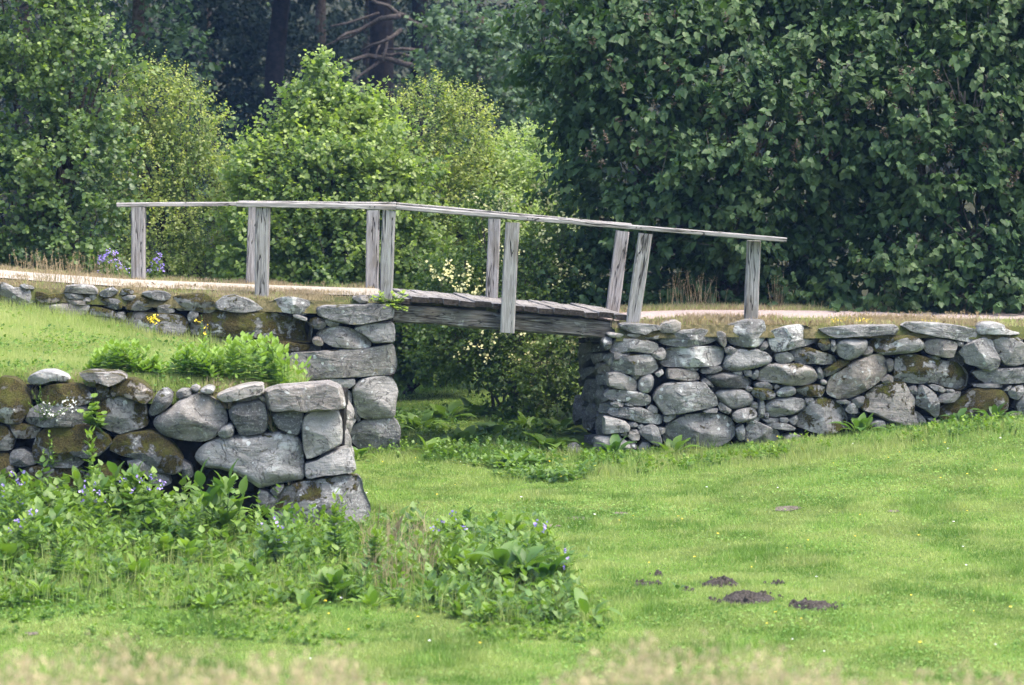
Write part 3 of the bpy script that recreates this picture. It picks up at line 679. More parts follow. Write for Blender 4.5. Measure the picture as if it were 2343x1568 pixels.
RIGHT = """5|630,200 760,195 900,205 1040,215 1050,255 960,270 900,305 780,290 640,245|t5f
5|510,300 570,290 650,295 690,315 650,335 560,335|t9w3r
5|690,310 740,288 860,300 862,332 770,335|t9w3r
5|865,345 930,310 1030,310 1040,340 980,352 900,355|t6m5
5|1020,240 1080,190 1190,160 1250,190 1240,260 1150,290 1050,285|t6w4
5|545,390 620,345 780,340 900,360 1010,390 1020,450 950,490 820,475 700,470 600,500 545,470|t4m2
5|470,380 500,340 560,340 550,440 500,460|t2
5|615,485 690,478 750,485 745,505 640,508|t4
5|940,480 1010,445 1070,435 1100,490 1080,540 1030,560 970,530|t7w2
5|1030,340 1100,295 1250,265 1380,245 1500,255 1600,290 1610,350 1530,390 1400,415 1230,425 1080,405 1035,380|t4l4m1
5|1595,280 1640,270 1685,300 1690,390 1670,435 1620,380|t5w4
5|1690,230 1780,195 1900,160 2060,160 2085,230 2090,320 2050,390 1990,430 1860,425 1740,400 1700,330|t6l6
5|1040,590 1080,520 1100,450 1180,430 1400,425 1600,420 1660,450 1668,530 1630,600 1480,620 1250,628 1080,615|t6l6
5|525,560 580,510 700,500 850,495 940,505 990,560 1020,640 950,690 830,710 700,690 590,660 540,620|t5m3l5
5|515,790 520,690 600,670 680,690 760,740 812,780 805,860 700,850 600,840 520,810|t5w3
5|820,840 830,750 880,700 950,700 985,740 970,820 930,880 860,885|t6r
5|770,700 820,695 840,730 800,755 770,735|t5
5|990,690 1060,645 1070,690 1020,725|t6
5|1110,650 1200,645 1350,655 1410,680 1435,750 1330,765 1200,750 1110,735|t4w4f
5|1280,640 1330,615 1420,645 1400,660 1320,655|t5
5|1440,650 1520,625 1630,615 1655,655 1580,685 1450,690|t4
5|1445,760 1490,735 1550,790 1570,830 1480,800|t4w2
5|1490,720 1570,690 1700,685 1850,700 1935,740 1948,800 1900,835 1760,840 1620,830 1550,780|t2r
5|1675,450 1730,420 1800,455 1740,490 1690,490|t3
5|960,930 1000,850 1080,790 1180,775 1300,770 1480,780 1530,850 1590,920 1605,1000 1540,1030 1400,1050 1250,1085 1070,1100 1020,1020|t5m1f
5|480,900 540,850 650,845 780,865 900,890 950,920 940,985 880,1020 780,1000 680,965 560,960 520,940|t5l7m2
5|545,985 600,962 670,970 675,1015 590,1018|t6w3
5|680,990 720,975 780,1015 700,1005|t5
5|515,1080 550,1030 680,1020 850,1025 950,1070 1060,1110 1068,1180 1020,1195 870,1180 700,1140 560,1110|t4l8
5|910,1040 950,1000 1010,1030 1015,1085 960,1080|t4
5|1075,1120 1130,1095 1200,1090 1190,1130 1110,1175 1080,1165|t6
5|480,1290 480,1110 560,1120 700,1165 740,1210 730,1270 600,1275|t7w1f
5|720,1185 790,1170 825,1205 780,1220 730,1210|t5
5|820,1215 850,1190 880,1210 860,1235 825,1235|t7
5|715,1310 745,1250 810,1245 840,1300 830,1350 760,1355|t5w2
5|820,1270 860,1220 950,1195 1010,1210 1030,1280 1060,1360 1020,1410 940,1370 880,1320|t5
5|1025,1225 1090,1230 1080,1275 1045,1295|t5w3
5|1075,1280 1120,1190 1200,1150 1300,1110 1480,1085 1650,1090 1740,1130 1785,1200 1790,1290 1720,1370 1560,1440 1350,1460 1150,1430 1080,1360|t5m1
5|1450,1060 1530,1035 1610,1035 1600,1080 1480,1080|t4
5|1610,1000 1640,980 1750,1050 1720,1095 1630,1060|t6w1
5|1575,890 1650,860 1800,850 1900,865 1965,930 1950,990 1850,1030 1740,1045 1640,970|t5r
5|1750,1090 1800,1050 1930,1025 1995,1060 1990,1130 1900,1165 1800,1180 1760,1140|t5w1r
5|1890,840 1925,822 1955,840 1930,868 1895,862|t5w2r
5|1925,1010 1960,970 2010,985 2010,1040 1960,1045|t5w2r
5|530,1310 600,1285 650,1300 640,1330 550,1330|t5w2
5|650,1300 690,1270 725,1290 700,1320|t5w3
5|390,1330 480,1310 620,1320 720,1360 760,1420 700,1480 500,1480 390,1450|t5
5|720,1360 780,1360 810,1420 770,1450 740,1420|t4w4
5|820,1430 860,1370 920,1370 970,1440 960,1490 870,1520 830,1480|t5
5|600,1490 760,1460 840,1500 860,1560 640,1570|t4
5|100,1560 110,1450 170,1390 240,1380 250,1500 240,1600 150,1620|t2r
6|95,610 120,530 180,480 250,450 440,450 520,480 590,540 560,590 450,630 300,660 160,665 100,640|t6m2r
6|540,290 580,265 700,225 850,205 960,240 1020,300 1040,360 960,400 820,435 690,465 590,480 555,400|t6l7
6|455,440 490,380 535,370 540,410 510,450 460,470|t6
6|1035,250 1150,230 1350,215 1600,208 1800,205 1829,240 1800,300 1600,315 1400,325 1190,340 1110,300|t5f
6|1030,400 1050,340 1130,345 1155,400 1140,455 1070,460|t4m5
6|1155,360 1195,360 1205,430 1185,480 1155,450|t4
6|1205,400 1260,360 1360,350 1450,360 1510,355 1520,390 1490,470 1400,535 1320,555 1240,520 1215,450|t6r
6|1470,500 1510,420 1560,420 1580,460 1560,500 1500,520|t5w5r
6|605,540 620,490 720,470 770,500 795,550 740,580 640,585|t6
6|750,460 850,430 960,440 1080,480 1180,510 1208,560 1190,600 1050,595 900,590 800,575|t5m4
6|410,755 450,680 540,590 700,590 850,590 970,620 1025,690 1030,750 960,800 820,810 680,800 540,770|t6w4m2r
6|1025,650 1055,630 1095,710 1080,745 1040,740|t4
6|1058,760 1090,750 1122,770 1110,800 1065,795|t7w3r
6|1120,880 1130,780 1170,710 1280,640 1400,570 1550,510 1650,490 1690,540 1728,620 1715,690 1620,780 1500,860 1350,930 1250,945 1150,910|t5w7m3l4
6|1090,660 1180,600 1230,560 1360,570 1250,640 1150,710 1100,720|t3m7
6|190,680 280,670 285,700 220,705|t6
6|290,665 370,660 375,720 320,715|t5
6|380,700 420,655 445,660 435,720 400,750 380,730|t6
6|400,800 450,775 540,772 595,830 570,855 480,840 420,825|t4r
6|600,820 625,795 655,825 610,850|t6w4
6|370,870 400,830 500,830 600,870 610,920 560,945 470,945 400,915|t4m5r
6|610,880 660,835 740,805 800,830 810,880 760,910 640,918|t6r
6|820,850 930,810 1050,800 1110,830 1085,900 1050,925 920,915 860,890|t5m5
6|510,1020 560,960 650,935 880,930 920,990 905,1040 820,1080 700,1115 580,1125 520,1080|t6m2r
6|445,1040 465,940 490,940 510,1020 500,1110 475,1125 445,1080|t5
6|905,940 980,930 990,970 930,1000 910,980|t5
6|800,1130 850,1080 930,1010 1010,940 1070,920 1170,950 1280,1030 1320,1120 1310,1220 1200,1270 1050,1290 920,1250 830,1210|t6m4
6|1210,960 1300,950 1360,970 1330,990 1240,985|t4
6|1360,960 1420,920 1490,915 1470,1000 1430,1030|t4
6|1300,1050 1340,990 1380,980 1425,1040 1420,1080 1340,1085|t6
6|325,1180 360,1160 440,1120 455,1150 400,1180|t5
6|480,1145 560,1130 650,1140 640,1170 540,1180|t6
6|655,1130 720,1125 740,1150 720,1175 660,1165|t6
6|740,1150 820,1100 830,1150 800,1200 760,1180|t5
6|510,1190 600,1175 700,1180 800,1220 810,1245 720,1250 600,1235|t5
6|315,1250 350,1190 440,1170 530,1210 620,1250 665,1300 640,1370 450,1380 320,1370|t7
6|215,1240 290,1190 305,1250 300,1340 250,1350|t6
6|500,1080 540,1080 540,1130 510,1130|t4
6|440,1100 480,1110 490,1130 450,1130|t4
6|1700,560 1740,540 1780,560 1770,650 1730,680 1715,620|t4w6r
6|1650,760 1720,700 1770,720 1780,775 1690,790|t4w6
6|1550,1180 1620,1150 1690,1160 1700,1220 1640,1240 1560,1230|t6r
6|690,1310 760,1290 860,1300 850,1380 700,1390|t5
7|545,210 600,185 750,178 950,195 1150,220 1290,255 1300,300 1275,350 1200,380 1050,350 900,325 750,300 620,265|t6l6f
7|1290,230 1340,185 1460,180 1560,205 1565,240 1650,270 1740,285 1730,300 1600,305 1430,305 1300,300|t7l6
7|1650,340 1710,330 1750,360 1740,395 1680,360|t5
7|220,400 280,350 420,320 560,305 690,320 765,380 760,440 690,480 560,490 380,505 280,470|t5m4l5r
7|770,420 800,360 900,340 1030,355 1110,390 1080,470 1060,530 980,535 880,515 790,480|t4w3
7|1095,370 1160,380 1155,425 1110,415|t4
7|1110,480 1170,410 1260,360 1370,330 1440,355 1460,440 1500,500 1520,560 1490,640 1430,665 1350,650 1280,610 1180,590 1170,540|t6m1
7|1450,360 1540,325 1650,340 1760,390 1800,480 1790,590 1650,615 1560,600 1510,520 1470,440|t5w1m3
7|470,720 490,600 500,530 600,505 720,505 850,545 1000,570 1120,590 1180,640 1210,700 1200,820 1150,860 1050,840 950,810 850,780 700,790 560,770 480,755|t6m5l6
7|1250,680 1400,650 1600,635 1800,630 1850,700 1800,780 1600,790 1400,795 1320,750|t5f
7|1250,800 1400,790 1560,800 1540,830 1350,830 1260,820|t4
7|925,1100 920,1040 1050,960 1180,900 1250,840 1400,840 1540,850 1600,920 1600,1020 1560,1080 1480,1150 1380,1200 1150,1200 1000,1180|t6w4m8r
7|905,940 950,895 1050,880 1140,870 1130,920 1070,970 980,985 915,970|t6w2
7|810,810 850,795 950,820 985,850 960,880 880,860|t6
7|990,850 1060,848 1085,880 1010,885|t6
7|690,960 700,850 740,800 810,830 880,890 915,980 918,1100 880,1125 800,1060 700,1000|t5m4l3
7|620,830 680,805 725,870 710,895 650,890|t5w3
7|150,1000 200,900 280,830 400,780 580,770 640,870 680,940 680,1060 730,1150 740,1190 640,1220 540,1190 400,1150 280,1090 180,1060|t7w5m4f
7|690,1060 740,1090 790,1150 800,1260 760,1270 720,1140|t4w3
7|480,1260 530,1195 590,1210 600,1280 540,1300|t7
7|810,1130 880,1135 890,1155 820,1150|t6
7|1590,860 1680,810 1750,805 1755,880 1690,950 1620,920|t5m3
7|1680,1000 1756,900 1850,920 1850,1080 1720,1090|t6
7|1620,1100 1700,1060 1760,1100 1740,1160 1640,1160|t4w3
7|1560,860 1600,815 1640,810 1600,855|t6
7|840,530 890,515 945,545 900,555|t4
7|820,1170 930,1150 960,1200 880,1220|t4w3
7|1760,300 1900,250 2080,260 2100,360 1950,390 1790,370|t6l4
7|1830,410 1990,400 2120,420 2130,600 1980,620 1840,600|t5m3
7|1870,650 2050,640 2190,680 2160,800 1960,820 1830,790|t6
7|1870,850 2010,840 2150,870 2160,1050 2000,1090 1870,1060|t5m4
7|2110,260 2290,250 2400,290 2390,400 2200,400|t6
7|2150,430 2330,420 2440,470 2430,620 2250,640 2150,600|t5
7|2210,690 2360,680 2450,720 2430,860 2260,860|t6m3
7|2190,900 2330,890 2440,930 2430,1080 2230,1090|t5"""
INNER = """5|440,590 470,500 540,480 545,560 510,600|t3
5|395,620 440,585 500,610 500,700 440,690 400,700|t4w6
5|395,720 500,690 500,800 400,805|t3
5|360,700 400,580 440,590 395,680 390,770|t4
5|390,820 500,815 530,870 470,980 400,1070 360,1040|t4
5|230,810 300,740 380,760 370,900 330,980 250,950|t3m2
5|430,1020 490,980 530,1010 510,1080 440,1090|t4
5|370,1110 480,1090 480,1290 380,1300 360,1200|t4
5|240,1000 330,970 380,1070 390,1130 330,1250 250,1210|t5
5|240,1300 380,1290 390,1400 250,1420|t3
5|200,470 240,390 330,380 340,500 260,620 200,700|t4
5|340,520 430,480 440,560 380,620|t2w3
5|190,760 240,650 330,620 370,650 300,740 230,800 200,820|t3
5|180,900 230,900 240,1100 190,1200|t3
5|300,430 370,400 470,380 480,450 350,490|t2
5|250,1430 380,1410 390,1500 250,1540|t3
5|200,340 300,330 460,340 460,375 330,375 210,390|t2"""

def stone_mesh(poly, depth, bulge, seed, rounded=False, flat=False):
    """closed rock from an outline in the wall plane: rings run from the hidden back to the faceted front.
    local axes: x along the wall, y out of the wall (towards the viewer), z up"""
    rd = random.Random(seed)
    P = [Vector(p) for p in poly]
    cen0 = sum(P, Vector((0, 0))) / len(P); P = [cen0 + (p - cen0) * 1.0 + (p - cen0).normalized() * 0.006 for p in P]
    it = 2 if rounded else 1
    for _ in range(it):                                 # round the corners off
        k = 0.20 if rounded else (0.05 if flat else 0.08)
        P = [q for i in range(len(P)) for q in (P[i].lerp(P[(i + 1) % len(P)], k), P[i].lerp(P[(i + 1) % len(P)], 1 - k))]
    per = [0.0]
    for i in range(len(P)): per.append(per[-1] + (P[(i + 1) % len(P)] - P[i]).length)
    tot = per[-1]
    N = int(max(18, min(56, tot / 0.045)))
    R = []; j = 0
    for i in range(N):
        s = tot * i / N
        while per[j + 1] < s: j += 1
        R.append(P[j].lerp(P[(j + 1) % len(P)], (s - per[j]) / max(per[j + 1] - per[j], 1e-6)))
    c = sum(R, Vector((0, 0))) / N
    size = math.sqrt(max(tot * tot / 16, 1e-4))
    bulge = min(bulge, size * 0.45)
    pw = 3.3 if rounded else (12.0 if flat else 8.0)
    planes = []
    for k in range(3 if rounded else 7):
        a = (k + rd.uniform(-.4, .4)) * 6.283 / (3 if rounded else 7); g = rd.uniform(0.12, 0.75) * (0.5 if flat else 1) * min(1.0, 0.30 / size + 0.35)
        planes.append((bulge * rd.uniform(0.6, 1.15), math.cos(a) * g, math.sin(a) * g))
    tilt = (rd.uniform(-.12, .12), rd.uniform(-.05, .16))
    fs = [1.0, 0.985, 0.955, 0.90, 0.80, 0.64, 0.43, 0.2]
    rings = [(0.80, -depth), (0.97, -depth * 0.55), (1.0, -0.05)]
    bm = bmesh.new(); prev = None; off = Vector((seed * 1.37, seed * 0.71, seed * 2.13))
    def place(q, h, amp):
        p = Vector((q.x, h, q.y))
        n1 = noise.fractal(p * 3.1 + off, 1.0, 2.0, 4); n2 = noise.fractal(p * 11 + off, 1.0, 2.0, 3)
        p.y += amp * ((0.036 if rounded else 0.020) * n1 + 0.012 * n2) * min(1, size * 2)
        j = noise.noise_vector(p * 7 + off)
        p.x += 0.010 * j.x * min(1, size * 3); p.z += 0.010 * j.z * min(1, size * 3)
        return bm.verts.new(p)
    for s, h in rings + [(s, None) for s in fs]:
        ring = []
        for q0 in R:
            q = c + (q0 - c) * s
            if h is None:
                dome = bulge * (1 - s ** pw)
                hh = min([dome] + [hp + gx * (q.x - c.x) + gy * (q.y - c.y) for hp, gx, gy in planes]) + tilt[0] * (q.x - c.x) * .5 - tilt[1] * (q.y - c.y) * .5
                ring.append(place(q, hh - 0.02, 1.0))
            else: ring.append(place(q, h, 0.5))
        if prev:
            for i in range(N): bm.faces.new((prev[i], prev[(i + 1) % N], ring[(i + 1) % N], ring[i]))
        else: bm.faces.new(ring)
        prev = ring
    h0 = min([bulge] + [hp for hp, _, _ in planes])
    cv = place(c, h0 - 0.02, 1.0)
    for i in range(N): bm.faces.new((prev[i], prev[(i + 1) % N], cv))
    bmesh.ops.triangulate(bm, faces=[f for f in bm.faces if len(f.verts) > 4])
    me = bm_mesh("stone", bm, True)
    if not rounded: me.set_sharp_from_angle(angle=math.radians(18))
    me.materials.append(M['stone'])
    return me, c
def flagv(fl, ch, dflt):
    i = fl.find(ch)
    return int(fl[i + 1]) if i >= 0 and i + 1 < len(fl) and fl[i + 1].isdigit() else dflt
def add_stone(root, poly, frame, fl, seed, depth=0.42, bulge=0.085, push=0.0):
    P0, T, Nn = frame                                     # origin on the plane, tangent, outward normal
    me, c = stone_mesh(poly, depth, bulge, seed, 'r' in fl, 'f' in fl)
    for v in me.vertices: v.co.x -= c.x; v.co.z -= c.y
    o = bpy.data.objects.new("stone", me); COL.objects.link(o); o.parent = root
    w = P0 + T * c.x + Vector((0, 0, c.y)) + Nn * push
    mt = Matrix((T, Nn, Vector((0, 0, 1)))).transposed().to_4x4(); mt.translation = w - root.location
    o.matrix_local = mt
    rd = random.Random(seed * 3 + 1)
    o["tint"] = min(1.0, max(0.0, flagv(fl, 't', 5) / 9 + rd.uniform(-.05, .05)))
    o["warm"] = flagv(fl, 'w', 0) / 9.0
    o["moss"] = flagv(fl, 'm', 0) / 9.0
    o["lichen"] = flagv(fl, 'l', 2) / 9.0
    return o
def build_wall(root, data, proj, frame, seed0, bulge=0.085, depth=0.42, pushv=0.03):
    P0, T, Nn = frame; boxes = []
    for k, line in enumerate(data.split("\n")):
        reg, pts, fl = line.split("|")
        poly = []
        for pr in pts.split():
            x, y = pr.split(","); w = proj(*rp(int(reg), float(x), float(y))) - P0
            poly.append((w.dot(T), w.z))
        if sum((poly[i - 1][0] * poly[i][1] - poly[i][0] * poly[i - 1][1]) for i in range(len(poly))) < 0: poly.reverse()
        rd = random.Random(seed0 + k)
        add_stone(root, poly, frame, fl, seed0 + k, depth, bulge * rd.uniform(0.8, 1.25), rd.uniform(-pushv, pushv))
        boxes.append(poly)
    return boxes
def fill_stones(root, frame, xs_, zt, zb, n, seed, push=-0.24):
    rd = random.Random(seed)
    for k in range(n):
        x = rd.uniform(*xs_); t = zt(x); b = zb(x); z = rd.uniform(b, t - 0.06)
        r = rd.uniform(0.07, 0.16); m = 9
        poly = [(x + r * rd.uniform(.75, 1.25) * 1.25 * math.cos(6.283 * i / m), z + r * rd.uniform(.7, 1.2) * 0.8 * math.sin(6.283 * i / m)) for i in range(m)]
        add_stone(root, poly, frame, "t%dw%d" % (rd.randint(0, 3), rd.choice([0, 0, 2, 4])), seed + k, 0.2, 0.06, push + rd.uniform(-.05, .03))
def core(root, outline, y_front, y_back, shear):
    """dark hearting behind the facing stones; outline in (x,z), extruded from front to back"""
    bm = bmesh.new()
    A = [bm.verts.new(Vector((x, float(yw(x)) * 0 + y_front(x), z)) - root.location) for x, z in outline]
    Bk = [bm.verts.new(Vector((x + shear * (y_back(x) - y_front(x)), y_back(x), z)) - root.location) for x, z in outline]
    n = len(A); bm.faces.new(A); bm.faces.new(Bk[::-1])
    for i in range(n): bm.faces.new((A[i], A[(i + 1) % n], Bk[(i + 1) % n], Bk[i]))
    bmesh.ops.triangulate(bm, faces=bm.faces[:])
    link("rubble_core", bm_mesh("rubble_core", bm), root, (0, 0, 0), M['core'])

TW = Vector((1, 0.1, 0)).normalized(); NW = Vector((0.1, -1, 0)).normalized()
FRW = (Vector((0, 39.5, 0)), TW, NW)
w_left = empty("stone_wall", (-4.5, 39.1, 0), "mossy dry stone bridge abutment on the left carrying the pale gravel path", "stone wall")
build_wall(w_left, LEFT, lambda u, v: on_wall(u, v), FRW, 100, 0.125)
w_right = empty("stone_wall", (4.5, 39.9, 0), "long grey dry stone wall running to the right from the bridge end", "stone wall")
build_wall(w_right, RIGHT, lambda u, v: on_wall(u, v), FRW, 400, 0.14)
# side face of the right abutment, seen obliquely under the deck
PC = on_wall(1392, 900, 0.05); TI = Vector((0.19, -1, 0)).normalized(); NI = Vector((-1, -0.19, 0)).normalized()
def on_inner(u, v):
    dx, dy, dz = ray(u, v)
    k = (PC.x + 0.19 * PC.y) / (dx + 0.19 * dy)
    return Vector((k * dx, k * dy, CZ + k * dz))
build_wall(w_right, INNER, on_inner, (Vector((PC.x, PC.y, 0)), TI, NI), 700, 0.10, 0.3)
w_front = empty("stone_wall", (-4.2, 32.7, 0), "low foreground wall of large mossy boulders and slabs left of the lawn", "stone wall")
FY = 33.1
def on_front(u, v): return on_wall(u, v, 0.0, FY, 0.05)
TF = Vector((1, 0.05, 0)).normalized(); NF = Vector((0.05, -1, 0)).normalized()
FRF = (Vector((0, FY, 0)), TF, NF)
build_wall(w_front, FRONT, on_front, FRF, 900, 0.20, 0.55, 0.05)
lt = lambda x: float(np.interp(x, LX, LZ)); rt = lambda x: float(np.interp(x, RX, RZ))
fill_stones(w_left, FRW, (-7.5, -1.75), lambda x: lt(x) - 0.05, lambda x: max(0.1, float(terr_z(x, 39)) if x < -2.6 else 0.1), 70, 2000)
fill_stones(w_right, FRW, (1.45, 8.0), lambda x: rt(x) - 0.1, lambda x: float(gz(x, 39.6)), 110, 3000)
ftop = lambda x: float(np.interp(x, [-7, -5.8, -4, -2.0], [1.65, 1.62, 1.52, 1.48]))
fill_stones(w_front, FRF, (-6.6, -1.95), lambda x: ftop(x) - 0.1, lambda x: 0.1, 90, 4000, -0.38)
xl = np.linspace(-16, XL1 - 0.02, 20)
core(w_left, [(-16, -0.3)] + [(x, lt(x) - 0.06) for x in xl] + [(xl[-1], -0.3)], lambda x: float(yw(x)) + 0.26, lambda x: float(yw(x)) + 2.4, -0.19)
xr = np.linspace(XR0 + 0.22, 16, 16)
core(w_right, [(xr[0], -0.3)] + [(x, rt(x) - 0.06) for x in xr] + [(16, -0.3)], lambda x: float(yw(x)) + 0.26, lambda x: float(yw(x)) + 2.6, -0.19)
xf = np.linspace(-12, -1.95, 14)
core(w_front, [(-12, -0.3)] + [(x, ftop(x) - 0.06) for x in xf] + [(xf[-1], -0.3)], lambda x: FY + 0.05 * x + 0.33, lambda x: FY + 0.05 * x + 1.2, 0)
# stones of the foreground wall's end, returning into the terrace
rd = random.Random(5)
for k in range(14):
    r = rd.uniform(0.16, 0.3); yy = rd.uniform(0.25, 1.5); zz = rd.uniform(0.1, 1.35)
    poly = [(-yy + r * 1.2 * rd.uniform(.8, 1.2) * math.cos(6.283 * i / 9), zz + r * .8 * rd.uniform(.8, 1.2) * math.sin(6.283 * i / 9)) for i in range(9)]
    add_stone(w_front, poly, (Vector((-1.92, FY - 0.1, 0)), Vector((0, -1, 0)), Vector((1, 0, 0))), "t5w2", 5000 + k, 0.3, 0.08)

# courses running on to the left beyond the picture, and the inner side of the left abutment
z0 = [0.05, 0.42, 0.80, 1.18]
for c_ in range(4):
    x_ = -6.35 - 0.1 * c_
    while x_ > -10.5:
        wd = rd.uniform(.4, .8); hh = 0.36 + rd.uniform(-.03, .06)
        poly = [(x_ - wd * .5 + wd * .52 * math.cos(6.283 * i / 10) * rd.uniform(.88, 1.08), z0[c_] + hh / 2 + hh * .56 * math.sin(6.283 * i / 10) * rd.uniform(.88, 1.08)) for i in range(10)]
        add_stone(w_front, poly, FRF, "t%dm%dw%d" % (rd.randint(3, 6), rd.randint(2, 8), rd.choice([0, 0, 3])), 5200 + c_ * 40 + int(-x_ * 3), .5, .18); x_ -= wd
for c_ in range(6):
    y_ = 0.15
    while y_ < 2.2:
        wd = rd.uniform(.35, .7); hh = 0.36
        poly = [(-y_ - wd * .5 + wd * .52 * math.cos(6.283 * i / 10) * rd.uniform(.88, 1.08), 0.0 + c_ * .36 + hh / 2 + hh * .56 * math.sin(6.283 * i / 10) * rd.uniform(.88, 1.08)) for i in range(10)]
        pl = on_wall(896, 900, 0.12)
        add_stone(w_left, poly, (Vector((pl.x, pl.y, 0)), TI, -NI), "t%d" % rd.randint(3, 5), 5600 + c_ * 20 + int(y_ * 8), .2, .05, -0.06); y_ += wd

# ------------------------------------------------------------------ timber footbridge
bridge = empty("footbridge", (0, 41.0, 0), "weathered grey timber footbridge with handrails spanning between the stone abutments", "footbridge")
def timber(name, a, b, w, h, mat, seed, up=Vector((0, 0, 1)), nseg=10, bev=0.012, rough=0.006, parent=None, mid=None):
    """squared timber from a to b; w across, h along 'up'; slightly waney with chamfered arrises; built along local x"""
    a, b = Vector(a), Vector(b); d = b - a; L = d.length; X = d.normalized()
    Y = up.cross(X).normalized(); Z = X.cross(Y)
    bm = bmesh.new(); off = Vector((seed * 3.1, seed * 1.7, seed * 0.9)); prev = None
    prof = []
    for sx, sz in ((-1, -1), (1, -1), (1, 1), (-1, 1)):
        cx_, cz_ = sx * w / 2, sz * h / 2
        if (sx, sz) in ((-1, -1), (1, 1)): prof += [(cx_, cz_ - sz * bev), (cx_ - sx * bev, cz_)]
        else: prof += [(cx_ - sx * bev, cz_), (cx_, cz_ - sz * bev)]
    for i in range(nseg + 1):
        x = L * (i / nseg); ring = []
        sag = mid * math.sin(math.pi * i / nseg) if mid else 0
        for (py, pz) in prof:
            p = Vector((x, py, pz + sag))
            nv = noise.noise_vector(Vector((x * 2.2, py * 9, pz * 9)) + off)
            p.y += nv.y * rough; p.z += nv.z * rough
            if i in (0, nseg): p.x += nv.x * rough * 1.5
            ring.append(bm.verts.new(p))
        if prev:
            for k in range(8): bm.faces.new((prev[k], prev[(k + 1) % 8], ring[(k + 1) % 8], ring[k]))
        else: bm.faces.new(ring)
        prev = ring
    bm.faces.new(prev)
    me = bm_mesh(name, bm); me.materials.append(mat)
    if name == "plank":
        me.materials.append(M['end_grain']); me.polygons[0].material_index = 1; me.polygons[len(me.polygons) - 1].material_index = 1
    o = bpy.data.objects.new(name, me); COL.objects.link(o); o.parent = parent or bridge
    mt = Matrix((X, Y, Z)).transposed().to_4x4(); mt.translation = a - (bridge.location if parent is None else Vector())
    o.matrix_local = mt
    return o
OB = 0.34                                                    # front beam face behind the wall face
CA = Vector((-0.19, 1, 0))                                   # skew of the bridge cross axis
def s2d(x, y): return x / 1.6533, y / 1.6533
bl = on_wall(*s2d(1440, 1180), OB + 0.12); br = on_wall(*s2d(2345, 1250), OB + 0.12)
timber("beam", bl + (bl - br) * 0.06, br + (br - bl) * 0.05, 0.24, 0.245, M['beam'], 1, nseg=22, bev=0.03, rough=0.02)
rb = CA * 1.45 + Vector((0, 0.145, 0.0))
timber("beam", bl + rb + (bl - br) * 0.06, br + rb + (br - bl) * 0.05, 0.24, 0.245, M['beam'], 2, nseg=22, bev=0.03, rough=0.02)
# deck planks
pa = on_wall(*s2d(1502, 1112), OB - 0.06); pb = on_wall(*s2d(2372, 1190), OB - 0.06)
tb = (pb - pa); Ld = tb.length; tb.normalize(); npl = 15
pw_ = [0.9, 1.15, 1.0, 1.05, 1.1, 1.15, 1.0, 1.1, 0.95, 1.05, 1.0, 1.1, 0.95, 1.05, 0.9]; sc = Ld / sum(pw_); x = 0
rd = random.Random(21)
for k in range(npl):
    w = pw_[k] * sc; c0 = pa + tb * (x + w / 2) + Vector((0, 0, -0.045 + rd.uniform(-.014, .010))) ; x += w
    if k == 0: c0.z -= 0.035
    ln = CA * (1.85 + rd.uniform(-.06, .06)); st = -CA * rd.uniform(-0.03, 0.05)
    n0 = Vector((-tb.z, 0, tb.x)).normalized()
    timber("plank", c0 + st, c0 + ln, w * 0.94, 0.075, M['plank'], 30 + k, up=(n0 + Vector((rd.uniform(-.05, .05), 0, 0))).normalized(), nseg=8, bev=0.008, rough=0.010)
# posts: (top centre, bottom centre) in the photo, row offset
def post(ut, vt, ub, vb, off, seed, wpx=30.5, down=0.0, cap=0.0):
    a = on_wall(ut, vt, off); b = on_wall(ub, vb, off); b = b + (b - a).normalized() * down; a = a + (a - b).normalized() * cap
    return timber("post", b, a, 0.165, wpx / F * (39.5 + off), M['wood'], seed, up=Vector((1, 0, 0)), nseg=10, bev=0.016, rough=0.007)
OF, OR = 0.20, 2.02
post(317, 474, 317, 640, OR, 61, 31, 0.25); post(584, 474, 579, 652, OR, 62, 31, 0.25)
post(853.5, 481, 851, 665, OR, 63, 29, 0.3); post(1131, 500, 1124.5, 679, OR, 64, 28.5, 0.22); post(1423.6, 529, 1402, 701, OR, 65, 31, 0.25)
post(602, 474, 598.6, 676, OF + 0.1, 71, 31.5, 0.25); post(890.5, 482, 882.5, 667, OF + 0.08, 72, 29.5, 0.25)
p3 = post(1172.3, 510, 1160, 761, OF, 73, 33, 0.0); post(1476, 535, 1447, 741, OF + 0.05, 74, 31.5, 0.2); post(1724, 552, 1717.3, 733, OF + 0.25, 75, 31, 0.25)
# bolt through the mid post
bp = on_wall(1161, 734, OF - 0.09); bm = bmesh.new()
inv = (Matrix.Translation(bridge.location) @ p3.matrix_local).inverted()
tube_bm(bm, [inv @ bp, inv @ (bp + Vector((0, -0.03, 0)))], [0.034, 0.026], 8)
link("bolt", bm_mesh("bolt", bm), p3, (0, 0, 0), M['iron'])
